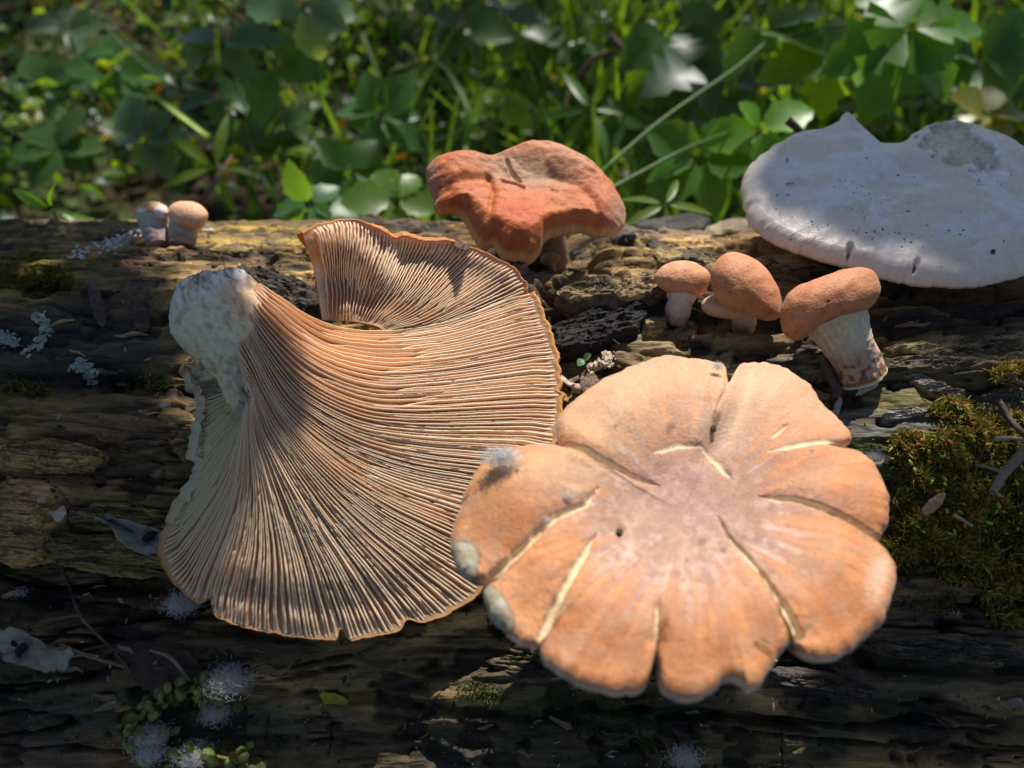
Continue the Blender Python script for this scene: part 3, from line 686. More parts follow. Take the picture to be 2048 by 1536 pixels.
# ============================ small mushrooms
def skin(base, alt, pale=None, seed=0, rimc=None):
    def f(U, V, P, k):
        n1 = fbm(U/16, V/16, 4, seed); n2 = fbm(U/4, V/4, 3, seed+3)
        c = np.broadcast_to(np.array(base, float), P.shape).copy(); c = mix(c, alt, sstep(.45, .68, n1)*.7)
        if rimc is not None: c = mix(c, rimc, sstep(.93, 1.0, k)*.6)
        c = mix(c, (.12, .06, .03), sstep(.86, .9, fbm(U/4+9, V/4, 2, seed+8)))
        return c*(.9+.2*n2)[..., None]
    return f
OR1, OR2 = (.60, .27, .135), (.50, .18, .075)
def dn(a, sc_, seed): return lambda P, U, V: a*(fbm(U/sc_, V/sc_, 3, seed)-.5)*2
def px_tube(name, pts, rad, depth, mat, parent, colf, n=48, m=50, dz=None, flute=0, rough=.05):
    """round body along a traced line; rad in px; depth may be a list"""
    pts = resample(pts, m); rad = np.interp(np.linspace(0, 1, m), np.linspace(0, 1, len(rad)), rad); dep = np.interp(np.linspace(0, 1, m), np.linspace(0, 1, len(depth)), depth)
    c3 = R(pts[:, 0], pts[:, 1], dep); rc = rad*dep/F
    T = np.gradient(c3, axis=0); T /= np.linalg.norm(T, axis=1, keepdims=True)
    v = CAM-c3; v /= np.linalg.norm(v, axis=1, keepdims=True); A = np.cross(T, v); A /= np.linalg.norm(A, axis=1, keepdims=True); B = np.cross(A, T)
    th = np.linspace(0, 2*math.pi, n, endpoint=False)
    I = np.linspace(0, 1, m)[:, None]+0*th[None]; TH = th[None]+0*I
    rr = rc[:, None]*(1+rough*(fbm(I*8, np.cos(TH)*2+np.sin(TH)*1.3+5, 3, 7)-.5)*2+flute*np.sin(TH*22)*(1-sstep(.1, .5, I)))
    P = c3[:, None]+rr[..., None]*(A[:, None]*np.cos(TH)[..., None]+B[:, None]*np.sin(TH)[..., None])
    P = np.concatenate([c3[:1, None]+0*P[:1], P, c3[-1:, None]+0*P[:1]], 0); I = np.concatenate([I[:1], I, I[-1:]], 0); TH = np.concatenate([TH[:1], TH, TH[:1]], 0)
    U, V = proj(P)
    return add_mesh(name, P, gfaces(m+2, n, True), mat, parent, col=colf(I, TH, U, V, P))
def stemc(top, bot, dark=(.25, .13, .09)):
    def f(I, TH, U, V, P):
        c = mix(np.broadcast_to(np.array(top, float), P.shape), bot, sstep(.2, .8, I)); n = fbm(U/7, V/7, 3, 5)
        c = mix(c, dark, sstep(.5, .65, n)*sstep(.5, .8, I)*.8); return c*(.85+.3*n)[..., None]
    return f
def put(px, py, off=0.0): return on_log([px], [py], off)[0]
def dlog(px, py): return float((put(px, py)-CAM) @ FWD)
# first: round cap on a stout stem
d1 = dlog(1352, 640)
a = empty('mushroom', 'small round-capped mushroom standing leftmost in the row of three', 'mushroom')
px_tube('stem', [(1366,585),(1360,605),(1352,640)], (30, 24, 26, 22), (d1-.3, d1-.25, d1+.1), m_stem, a, stemc((.72, .58, .46), (.5, .36, .3)), flute=.05)
blob('cap', [(1311,566),(1309,550),(1325,532),(1348,522),(1378,521),(1405,532),(1421,548),(1419,570),(1405,590),(1378,597),(1350,590),(1326,580)], d1-.3, .62, .8, skin((.66, .33, .17), (.58, .24, .11), seed=3), m_cap, a, disp=dn(.03, 30, 4), pw=.9)
# second: heart shaped cap leaning on it, small lobe to the left
d2 = dlog(1490, 640)
a = empty('mushroom', 'heart-shaped mushroom cap in the middle of the row of three', 'mushroom')
blob('cap', [(1420,548),(1428,525),(1450,507),(1475,504),(1505,514),(1532,535),(1552,565),(1564,600),(1560,632),(1538,641),(1510,636),(1480,625),(1450,615),(1428,590)], d2-.75, .85, .6, skin(OR1, OR2, seed=13), m_cap, a, disp=dn(.04, 35, 14), pw=.85)
blob('cap_lobe', [(1403,608),(1415,594),(1435,590),(1470,600),(1500,620),(1505,634),(1470,638),(1430,634),(1408,624)], d2-.25, .5, .4, skin((.68, .42, .28), (.62, .33, .2), seed=17), m_cap, a, disp=dn(.03, 25, 14))
px_tube('stem', [(1490,620),(1488,640),(1486,655)], (26, 24, 24), (d2-.1, d2+.1, d2+.35), m_stem, a, stemc((.6, .45, .35), (.4, .28, .2)))
# third: long bean-shaped cap tilted over a thick cut stem
d3 = dlog(1715, 745)
a = empty('mushroom', 'tilted bean-shaped mushroom with a thick stem cut off at its base', 'mushroom')
def st3(I, TH, U, V, P):
    n = fbm(U/12, V/12, 4, 5); nf = fbm(np.cos(TH)*9+3, I*3, 2, 6)
    c = mix(np.broadcast_to(np.array([.66, .56, .42]), P.shape), (.58, .38, .29), sstep(.35, .6, I))
    c = mix(c, (.24, .12, .08), sstep(.48, .62, n)*sstep(.55, .7, I)*(1-sstep(.9, .95, I)))
    c = mix(c, (.30, .15, .06), sstep(.90, .93, I)*(1-sstep(.95, .97, I)))
    c = mix(c, (.80, .74, .45), sstep(.97, .985, I)); return c*(.85+.3*nf)[..., None]
px_tube('stem', [(1665,625),(1685,665),(1705,705),(1722,752)], (66, 56, 50, 45, 46, 50), (d3-1.15, d3-1.1, d3-.8, d3-.55), m_stem, a, st3, n=140, m=90, flute=.025, rough=.08)
blob('cap', [(1561,650),(1560,620),(1575,590),(1605,566),(1650,552),(1690,538),(1725,533),(1750,545),(1761,572),(1755,598),(1735,618),(1700,632),(1660,642),(1630,658),(1608,676),(1585,679),(1567,668)], d3-1.55, .95, 1.0, skin((.54, .23, .105), (.46, .155, .06), seed=23), m_cap, a, disp=dn(.05, 45, 24), pw=.8, n=130, m=60)
# two pale ones far left at the back
d4 = dlog(330, 500)+.2
a = empty('mushroom', 'small damaged mushroom behind, leftmost of the pair with torn cap', 'mushroom')
px_tube('stem', [(305,432),(310,460),(318,492)], (30, 26, 24, 20), (d4, d4-.1, d4-.3), m_stem, a, stemc((.5, .5, .42), (.42, .34, .32)))
def torn(U, V, P, k):
    c = skin((.66, .36, .22), (.55, .25, .13), seed=33)(U, V, P, k)
    return mix(c, (.82, .74, .70), np.maximum(ell(U, V, 322, 424, 15, 13, 10, .4), ell(U, V, 284, 424, 10, 8, 0, .4)))
blob('cap', [(269,425),(276,411),(295,403),(316,404),(333,412),(338,426),(330,438),(316,437),(300,430),(285,427)], d4-.1, .55, .6, torn, m_cap, a, disp=dn(.04, 15, 4))
a = empty('mushroom', 'small mushroom behind with smooth peach cap, rightmost of the back pair', 'mushroom')
px_tube('stem', [(368,450),(366,470),(362,492)], (26, 27, 24), (d4, d4-.2, d4-.3), m_stem, a, stemc((.45, .46, .38), (.38, .30, .24)))
blob('cap', [(336,430),(340,412),(358,403),(385,403),(405,412),(416,428),(410,450),(395,460),(370,456),(346,446)], d4-.35, .6, .6, skin((.72, .42, .26), (.66, .35, .2), seed=37), m_cap, a, disp=dn(.03, 25, 4))
# a baby mushroom under the orange cap
dd = dlog(1102, 540)
a = empty('mushroom', 'tiny brown mushroom in the hollow under the orange cap', 'mushroom')
px_tube('stem', [(1102,522),(1104,535),(1106,550)], (8, 7, 8), (dd-.5, dd-.4, dd-.2), m_stem, a, stemc((.5, .34, .22), (.3, .2, .12)))
blob('cap', [(1080,520),(1086,509),(1100,504),(1116,508),(1122,518),(1112,526),(1096,530),(1084,528)], dd-.5, .3, .3, skin((.42, .24, .12), (.34, .17, .08), seed=39), m_cap, a)

# ------------------------------------------------------------------ split wood on the log
def wood_col(a, b, seed):
    def f(U, V, P, k):
        n = fbm(U/30, V/5, 4, seed); m_ = fbm(U/40, V/18, 3, seed+2)
        c = mix(np.broadcast_to(np.array(a, float), P.shape), b, sstep(.42, .6, m_)); c = mix(c, (.02, .016, .012), sstep(.58, .66, n)*.8)
        return c*(.6+.8*n)[..., None]
    return f
def gr(a, rot, seed):
    cs, sn = math.cos(math.radians(rot)), math.sin(math.radians(rot))
    return lambda P, U, V: a*(np.abs(fbm((U*cs+V*sn)/60, (-U*sn+V*cs)/7, 4, seed)-.5)*2-.3)
WD = [  # outline, thickness, colours, grain angle
 ([(1108,570),(1130,530),(1165,490),(1205,462),(1255,455),(1300,466),(1332,492),(1330,522),(1300,542),(1240,560),(1170,588),(1120,590)], .9, (.13, .105, .085), (.26, .18, .09), -22),
 ([(1120,575),(1180,560),(1260,545),(1320,540),(1350,555),(1320,575),(1240,588),(1150,592)], .5, (.34, .25, .11), (.14, .10, .06), -4),
 ([(1300,478),(1360,486),(1430,500),(1480,520),(1440,532),(1370,525),(1320,512)], .5, (.36, .26, .11), (.10, .08, .06), 8),
 ([(1100,650),(1180,620),(1260,598),(1300,600),(1290,640),(1240,665),(1160,690),(1110,690)], .35, (.03, .026, .024), (.012, .011, .012), -15),
 ([(1345,660),(1370,640),(1395,646),(1385,665),(1365,685),(1350,682)], .18, (.42, .28, .13), (.2, .13, .07), -20),
 ([(10,890),(80,872),(150,880),(190,900),(150,925),(60,930),(5,925)], .4, (.52, .34, .13), (.30, .20, .08), 3),
 ([(-20,980),(30,955),(60,985),(75,1030),(70,1090),(30,1115),(-20,1110)], .6, (.58, .38, .15), (.36, .25, .09), 5),
 ([(130,1020),(200,1005),(300,1010),(330,1030),(290,1060),(200,1060),(140,1050)], .4, (.42, .31, .09), (.26, .19, .07), 4),
 ([(90,1080),(180,1075),(300,1100),(330,1130),(280,1150),(180,1140),(100,1120)], .4, (.42, .30, .12), (.24, .17, .07), 5),
 ([(470,530),(540,540),(610,560),(640,600),(600,615),(520,590)], .5, (.12, .09, .055), (.05, .04, .03), 12),
 ([(420,470),(500,462),(590,470),(640,490),(560,505),(450,500)], .3, (.42, .28, .08), (.2, .14, .06), 2),
 ([(1560,700),(1700,720),(1850,700),(2020,696),(2060,716),(1900,735),(1720,745),(1600,735)], .4, (.22, .17, .10), (.1, .08, .05), -3),
 ([(1770,690),(1900,668),(2040,664),(2050,685),(1900,700)], .35, (.35, .27, .12), (.12, .1, .06), -4),
 ([(1780,745),(1860,760),(1930,790),(1920,805),(1850,790),(1790,770)], .35, (.24, .2, .17), (.1, .08, .06), 15),
 ([(1160,1335),(1060,1310),(980,1320),(1000,1350),(1100,1365)], .3, (.12, .10, .04), (.06, .05, .03), 6),
 ([(1780,1290),(1900,1275),(2040,1290),(2050,1320),(1900,1325),(1800,1315)], .35, (.14, .115, .08), (.07, .06, .045), 4),
 ([(1540,1345),(1640,1350),(1760,1380),(1740,1400),(1640,1385),(1560,1370)], .3, (.12, .095, .075), (.06, .05, .04), 8),
]
def wobble(out, amp=5):
    O = closed(out, 44); cc = O.mean(0); return O+(rng.random((44, 2))-.5)*amp*2*np.clip(np.linalg.norm(O-cc, axis=1, keepdims=True)/60, .3, 1)
def block(out, off, th, ca, cb, rot, seed, nrm=None, parent=None, big=False):
    """torn plate of wood: grained top inside a traced outline, broken side walls"""
    n, m = (260, 90) if big else (150, 44)
    O = closed(out, n); c = O.mean(0)
    ang = np.arange(n)/n*2*math.pi
    tear = (fbm(np.cos(ang)*6+seed, np.sin(ang)*6, 4, seed)-.5)*.42+(rng.random(n)-.5)*.03
    cs, sn = math.cos(math.radians(rot)), math.sin(math.radians(rot))
    dl = O-c; al = dl[:, 0]*cs+dl[:, 1]*sn
    O = O+np.stack([cs*al*tear, sn*al*tear], 1)                # torn mostly along the grain
    r_ = np.linspace(.01, 1, m); U = c[0]+(O[None, :, 0]-c[0])*r_[:, None]; V = c[1]+(O[None, :, 1]-c[1])*r_[:, None]
    P0 = on_log([min(max(c[0], 5), 2040)], [max(c[1], 466)])[0]; nn = log_normal(P0[None])[0]
    pn = nn if nrm is None else np.array(nrm)/np.linalg.norm(nrm)
    P = on_plane(U, V, P0+nn*off, pn)
    a_ = (U*cs+V*sn); b_ = (-U*sn+V*cs); g = fbm(a_/70, b_/5.5, 4, seed+1); g2 = fbm(a_/45, b_/16, 4, seed+2); st_ = np.floor(g2*9)/9
    P = P+nn*(.22*(g-.5)+.55*(st_-.5)*min(1, th*1.5)-.12*sstep(.9, 1, r_[:, None]))[..., None]
    Cc = mix(np.broadcast_to(np.array(ca, float), P.shape), cb, sstep(.42, .6, g2)); Cc = mix(Cc, (.015, .012, .01), sstep(.55, .64, g)*.8); Cc = Cc*(.5+1.0*g)[..., None]
    W, WC = [], []
    for k in range(1, 9):
        f = k/8; w2 = (fbm(np.arange(n)/9.+f*.5, np.full(n, f*7), 3, seed+5)-.5)
        W.append(P[-1]-nn*(th*f)+(P[-1]-P[0])/np.linalg.norm(P[-1]-P[0], axis=1, keepdims=True)*(w2*.22-.05*math.sin(f*9))[:, None]); WC.append(np.array(cb)[None]*(.5+1.4*(w2+.5))[:, None])
    A = np.concatenate([P, np.array(W)], 0); CC = np.concatenate([Cc, np.array(WC)], 0)
    return add_mesh('wood_fragment', A, gfaces(m+8, n, True), m_chunk, parent, col=CC, smooth=True)
WD[0] = ([(1112,572),(1125,545),(1160,503),(1200,472),(1250,455),(1300,464),(1334,490),(1300,512),(1240,532),(1170,566)], .9, (.15, .115, .09), (.34, .23, .10), -24)
for i, (o_, th_, ca, cb, rot) in enumerate(WD):
    block(o_, 1.15 if i == 0 else th_*.8+.08, 1.5 if i == 0 else th_+.25, ca, cb, rot, 200+i*7, (0, -.25, .97) if i == 0 else None, LOG, big=i < 9)
for o_, cb in (([(1225,560),(1290,545),(1345,548),(1350,556),(1300,570),(1230,572)], (.5, .38, .2)), ([(1345,662),(1372,640),(1395,646),(1380,668),(1355,684)], (.5, .34, .16)), ([(1100,705),(1200,700),(1215,712),(1140,722)], (.4, .22, .1)), ([(1180,770),(1215,745),(1225,765),(1205,800),(1180,800)], (.1, .08, .06)), ([(1190,655),(1240,640),(1262,650),(1215,672)], (.02, .018, .02)), ([(1290,640),(1325,630),(1330,645),(1300,655)], (.42, .3, .14)),
    ([(1815,742),(1870,756),(1930,790),(1905,795),(1850,775)], (.34, .28, .22)), ([(1770,820),(1820,812),(1860,822),(1820,835),(1780,835)], (.3, .28, .24)), ([(560,560),(620,572),(628,600),(585,596)], (.1, .07, .04)), ([(150,925),(240,905),(330,930),(260,950),(180,950)], (.14, .1, .06)), ([(0,1130),(120,1125),(220,1150),(150,1170),(20,1160)], (.3, .22, .1)), ([(225,870),(290,850),(345,868),(300,890),(240,895)], (.24, .15, .08)), ([(340,880),(390,845),(400,900),(370,915)], (.3, .2, .09)),
    ([(1830,610),(1960,600),(2040,612),(1960,640),(1850,640)], (.08, .055, .04)), ([(1420,445),(1500,436),(1490,455),(1430,462)], (.3, .24, .14)), ([(1265,440),(1380,428),(1420,440),(1340,452)], (.07, .06, .055))):
    block(o_, .22, .35, cb, tuple(x*.6 for x in cb), -4, int(rng.integers(300, 900)), None, LOG)
# strewn splinters, each a piece of the log
def splinter_mesh():
    ms = []
    for k in range(6):
        L, w_, t_ = rng.uniform(.5, 1.0), rng.uniform(.1, .22), rng.uniform(.04, .09)
        xs = np.linspace(-L/2, L/2, 5); V = []
        for j, x in enumerate(xs):
            f = (1-abs(j-2)/2.4)*.8+.2; y0 = rng.normal(0, .03)
            V += [(x, y0-w_*f/2, 0), (x, y0+w_*f/2, 0), (x, y0+w_*f/2*.8, t_*f), (x, y0-w_*f/2*.7, t_*f)]
        Fc = []
        for j in range(4):
            for q in range(4): Fc.append((j*4+q, j*4+(q+1) % 4, (j+1)*4+(q+1) % 4, (j+1)*4+q))
        Fc += [(3, 2, 1, 0), (16, 17, 18, 19)]
        cs = [(.30, .20, .09), (.16, .11, .06), (.08, .06, .04), (.40, .28, .14), (.05, .04, .035), (.2, .15, .12)][k]
        c = np.array([cs]*len(V))*rng.uniform(.7, 1.3, (len(V), 1))
        o = add_mesh('wood_splinter', V, Fc, m_chunk, LOG, col=c, smooth=False); ms.append(o)
    return ms
SPL = splinter_mesh()
def orient(P, n, yaw, tilt=0.0):
    z = Vector(n).normalized(); x = Vector((1, 0, 0)); x = (x-z*x.dot(z)).normalized(); y = z.cross(x)
    m = Matrix((x, y, z)).transposed().to_4x4()
    return Matrix.Translation(Vector(P)) @ m @ Matrix.Rotation(yaw, 4, 'Z') @ Matrix.Rotation(tilt, 4, 'Y')
cnt = 0
for k in range(235):
    px, py = rng.uniform(-10, 2058), rng.uniform(462, 1530)
    P = put(px, py, .0); n = log_normal(P[None])[0]+rng.normal(0, .12, 3)
    src = SPL[k % 6]; o = src if k < 6 else src.copy()
    if k >= 6: COL.objects.link(o)
    o.parent = LOG
    sc_ = float(rng.uniform(.35, 1.25)); o.matrix_world = orient(P+n*.02, n, float(rng.normal(0, .35)), float(rng.normal(0, .12))) @ Matrix.Diagonal((sc_, sc_*rng.uniform(.6, 1.3), sc_, 1))

# ------------------------------------------------------------------ scattering many small shapes in one mesh
def scatter(name, tmpl, mats, cols, mat, parent=None, **tags):
    """tmpl: list of (V, F) ; mats: list of (index, 4x4 numpy) ; cols per copy"""
    Vs, Fs, Cs, off = [], [], [], 0
    byk = {}
    for (k, m_), c in zip(mats, cols): byk.setdefault(k, []).append((m_, c))
    for k, lst in byk.items():
        V, Fc, cm = tmpl[k]; V = np.asarray(V, float); Fc = np.asarray(Fc)
        MM = np.array([a for a, _ in lst]); CC = np.array([b for _, b in lst])
        VV = np.einsum('nij,vj->nvi', MM[:, :3, :3], V)+MM[:, None, :3, 3]
        Vs.append(VV.reshape(-1, 3)); Cs.append((CC[:, None]*np.asarray(cm)[None, :, None]).reshape(-1, 3))
        Fs.append((Fc[None]+(np.arange(len(lst))*len(V))[:, None, None]+off).reshape(-1, Fc.shape[1])); off += VV.shape[0]*VV.shape[1]
    return add_mesh(name, np.concatenate(Vs), np.concatenate(Fs), mat, parent, col=np.concatenate(Cs), **tags)
def frames(P, Z, yaw, sc_, scl=(1, 1, 1)):
    """vectorised placing: z axis along Z, x axis turned by yaw"""
    P, Z = np.asarray(P, float), np.asarray(Z, float); Z = Z/np.linalg.norm(Z, axis=1, keepdims=True)
    ref = np.where(np.abs(Z[:, :1]) < .9, np.array([[1., 0, 0]]), np.array([[0, 1., 0]]))
    X = ref-Z*(ref*Z).sum(1, keepdims=True); X /= np.linalg.norm(X, axis=1, keepdims=True); Y = np.cross(Z, X)
    c, s = np.cos(yaw)[:, None], np.sin(yaw)[:, None]; X2 = X*c+Y*s; Y2 = -X*s+Y*c
    Mx = np.zeros((len(P), 4, 4)); sc_ = np.asarray(sc_)[:, None]
    Mx[:, :3, 0] = X2*sc_*scl[0]; Mx[:, :3, 1] = Y2*sc_*scl[1]; Mx[:, :3, 2] = Z*sc_*scl[2]; Mx[:, :3, 3] = P; Mx[:, 3, 3] = 1
    return Mx
# ---- moss
def blade_t(h=1.0, w_=.09, bend=.5):
    V = []; 
    for t in (0, .35, .7, 1.0):
        ww = w_*(1-t**2)+.01; V += [(-ww, bend*t*t, h*t), (ww, bend*t*t, h*t)]
    return np.array(V), np.array([(0, 1, 3, 2), (2, 3, 5, 4), (4, 5, 7, 6)]), np.array([.45, .45, .7, .7, 1, 1, 1.2, 1.2])
def moss(name, polys, n, hgt, cols, label, zoff=0.0, brt=None):
    pts = []
    for (cx, cy, rx, ry, rot, wt) in polys:
        k = int(n*wt); a = rng.uniform(0, 2*math.pi, k); r_ = np.sqrt(rng.random(k))*(.8+.45*(fbm(np.cos(a)*2+cx, np.sin(a)*2, 3, 5)-.3)); c, s = math.cos(math.radians(rot)), math.sin(math.radians(rot))
        u, v = np.cos(a)*r_*rx, np.sin(a)*r_*ry; pts.append(np.stack([cx+u*c-v*s, cy+u*s+v*c], 1))
    pts = np.concatenate(pts); dens = fbm(pts[:, 0]/28, pts[:, 1]/22, 3, 77); pts = pts[dens+rng.random(len(pts))*.25 > .5]
    P = on_log(pts[:, 0], np.maximum(pts[:, 1], 462)); N_ = log_normal(P)
    Z = N_+rng.normal(0, .5, N_.shape)+np.array([0, -.25, .1]); n = len(P)
    clump = fbm(pts[:, 0]/35, pts[:, 1]/30, 3, 78)
    sc_ = hgt*rng.uniform(.5, 1.3, n)*(.6+.8*clump)
    Mx = frames(P-N_*.05+N_*zoff*clump[:, None], Z, rng.uniform(0, 6.28, n), sc_)
    ci = rng.random(n)*.5+clump*.9; C_ = np.array(cols)[np.clip((ci*len(cols)/1.2).astype(int), 0, len(cols)-1)]*rng.uniform(.6, 1.5, (n, 1))
    tm = [blade_t(1, .11, .5), blade_t(1, .08, -.3), blade_t(.8, .14, .8)]
    return scatter(name, tm, [(i % 3, Mx[i]) for i in range(n)], C_, m_moss, label=label, kind='stuff', cat='moss')
MC = [(.13, .07, .02), (.11, .09, .015), (.24, .18, .025), (.15, .15, .02), (.36, .29, .05), (.28, .17, .03), (.18, .20, .025), (.22, .10, .02)]
moss('moss', [(1905, 945, 120, 88, 8, .32), (1960, 1060, 150, 140, 20, .40), (1860, 1040, 95, 70, 0, .2), (2000, 880, 70, 60, 0, .12), (1900, 830, 60, 20, 10, .03), (2010, 760, 40, 24, 0, .015), (1800, 1110, 90, 40, 0, .05), (2010, 1190, 60, 60, 0, .08), (1800, 900, 30, 40, 0, .03)], 42000, .24, MC, 'yellow green moss cushion on the log right of the broad cap', zoff=.5)
moss('moss', [(40, 548, 110, 40, 0, .6), (100, 570, 60, 30, 0, .2), (60, 780, 60, 14, 0, .1), (290, 770, 60, 18, 0, .1)], 7000, .16, [(.11, .11, .012), (.15, .13, .015), (.07, .09, .012)], 'thin olive moss on the shaded left end of the log', zoff=.1)
moss('moss', [(1180, 1410, 110, 30, 5, .3), (960, 1390, 60, 30, 5, .2), (1860, 1200, 120, 30, 5, .3), (1210, 645, 60, 16, 0, .05), (1175, 505, 22, 16, 0, .05), (1290, 1480, 140, 30, 0, .2)], 7000, .12, [(.05, .07, .012), (.07, .09, .015)], 'dark low moss on the shaded front side of the log')
# green spore capsules standing in the moss
pts = np.stack([rng.uniform(1800, 2040, 110), rng.uniform(880, 1080, 110)], 1); P = on_log(pts[:, 0], pts[:, 1]); N_ = log_normal(P)
def ball(n=6, m=5, sx=1, sy=1, sz=1):
    V = [(sx*math.sin(math.pi*j/(m-1))*math.cos(2*math.pi*i/n), sy*math.sin(math.pi*j/(m-1))*math.sin(2*math.pi*i/n), sz*math.cos(math.pi*j/(m-1))) for j in range(m) for i in range(n)]
    return np.array(V), gfaces(m, n, True), np.ones(len(V))
Mx = frames(P+N_*rng.uniform(.35, .6, (110, 1)), N_+rng.normal(0, .8, N_.shape), rng.uniform(0, 6, 110), rng.uniform(.035, .055, 110), (1, 1, 1.9))
cc = np.where(rng.random((110, 1)) < .3, np.array([[.45, .16, .03]]), np.array([[.30, .42, .06]]))
scatter('spore_capsules', [ball()], [(0, m_) for m_ in Mx], cc, m_crumb, label='tiny green and orange spore capsules standing in the moss', kind='stuff', cat='moss')

# ---- crumbs and litter
def chip_t():
    V = np.array([(-1, -.4, 0), (.2, -.6, .05), (1, .1, 0), (.3, .6, .1), (-.7, .5, 0), (0, 0, .35)]); 
    return V, np.array([(0, 1, 5), (1, 2, 5), (2, 3, 5), (3, 4, 5), (4, 0, 5)]), np.array([.8, .9, 1, 1, .9, 1.1])
def litter():
    n = 4200; px, py = rng.uniform(-20, 2068, n), rng.uniform(458, 1536, n)
    keep = fbm(px/90, py/45, 3, 88)+rng.random(n)*.3 > .55; px, py = px[keep], py[keep]; n = len(px)
    P = on_log(px, py); N_ = log_normal(P)
    Mx = frames(P+N_*.01, N_+rng.normal(0, .45, N_.shape), rng.uniform(0, 6.28, n), .035+.10*rng.random(n)**3, (1, .6, .8))
    pal = np.array([(.05, .035, .025), (.02, .017, .015), (.22, .15, .08), (.12, .08, .05), (.3, .24, .16), (.08, .05, .035), (.42, .38, .32)])
    C_ = pal[rng.choice(7, n, p=[.26, .24, .14, .16, .07, .1, .03])]*rng.uniform(.7, 1.3, (n, 1))
    scatter('litter', [chip_t()], [(0, m_) for m_ in Mx], C_, m_crumb, label='fine crumbs of rotten wood and bark strewn over the log', kind='stuff', cat='litter')
litter()
# dark crumbs on the pale cap
DG = bpy.context.evaluated_depsgraph_get(); 
def hit(px, py):
    bpy.context.view_layer.update(); dg = bpy.context.evaluated_depsgraph_get()
    d = Vector(ray(np.array(float(px)), np.array(float(py)))).normalized()
    ok, loc, nr, idx, ob, _ = S.ray_cast(dg, Vector(CAM), d)
    return (np.array(loc), np.array(nr)) if ok else (put(px, py), np.array([0, 0, 1.]))
def white_crumbs():
    L = []
    for cx, cy, rx, ry, n in ((1770, 400, 70, 40, 60), (1700, 360, 90, 40, 30), (1640, 450, 120, 40, 26), (1740, 465, 40, 12, 22), (1860, 470, 130, 50, 36), (1900, 330, 60, 40, 12), (1955, 365, 12, 20, 14), (1560, 400, 50, 60, 8), (2010, 350, 30, 30, 14), (1980, 500, 70, 30, 5)):
        for k in range(n): L.append((cx+rng.normal(0, .5)*rx, cy+rng.normal(0, .5)*ry))
    ps, ns = [], []
    dg = bpy.context.evaluated_depsgraph_get()
    for px, py in L:
        if px > 2060: continue
        d = Vector(ray(np.array(px), np.array(py))).normalized(); ok, loc, nr, idx, ob, _ = S.ray_cast(dg, Vector(CAM), d)
        if ok and ob.parent == m_wh: ps.append(loc); ns.append(nr)
    n = len(ps); Mx = frames(np.array(ps), np.array(ns)+rng.normal(0, .3, (n, 3)), rng.uniform(0, 6, n), .022+.05*rng.random(n)**3, (1, .7, 1))
    C_ = np.array([(.03, .022, .016), (.08, .05, .03)])[rng.integers(0, 2, n)]
    scatter('soil_crumbs', [chip_t()], [(0, m_) for m_ in Mx], C_, m_crumb, label='dark soil crumbs scattered over the pale mushroom cap', kind='stuff', cat='crumbs')
white_crumbs()

# ------------------------------------------------------------------ leaves
def leaf_t(kind='ovate', fold=.18, droop=.25):
    """a leaf of length 1 along +x, flat-ish in xy: midrib strip plus two blades with toothed edges"""
    n = 9; xs = np.linspace(0, 1, n); V = []; cm = []
    for i, x in enumerate(xs):
        if kind == 'ovate': w_ = .34*math.sin(math.pi*min(1, x**.75))**.85*(1.0+(.10 if i % 2 else -.06))
        elif kind == 'narrow': w_ = .10*math.sin(math.pi*x**.8)**.7
        elif kind == 'round': w_ = .36*math.sin(math.pi*min(1, (x*.97+.02)))**.7*(1.0+(.12 if i % 2 else -.08))
        elif kind == 'lobed': w_ = [.04, .34, .50, .28, .46, .22, .26, .12, .0][i]
        elif kind == 'blade': w_ = .035*(1-x**3)+.002
        if x in (0.0, 1.0): w_ = .012
        z = -droop*x*x; 
        V += [(x-(.05 if kind == 'lobed' else 0), -w_, z+w_*fold*1.6), (x, 0, z), (x-(.05 if kind == 'lobed' else 0), w_, z+w_*fold*1.6)]; cm += [1, .85, 1]
    i = np.arange(n*3).reshape(n, 3)
    Fc = np.stack([i[:-1, :-1], i[:-1, 1:], i[1:, 1:], i[1:, :-1]], -1).reshape(-1, 4)
    return np.array(V, float), Fc, np.array(cm, float)
LT = {k: leaf_t(k) for k in ('ovate', 'narrow', 'round', 'lobed')}; LT['blade'] = leaf_t('blade', .3, .6)
GREENS = np.array([(.035, .095, .018), (.05, .13, .018), (.08, .17, .02), (.03, .08, .025), (.11, .19, .02), (.045, .11, .04)])
def ground_z(x, y): return -15+5*(fbm(np.asarray(x)*.03, np.asarray(y)*.03, 4, 3)-.5)
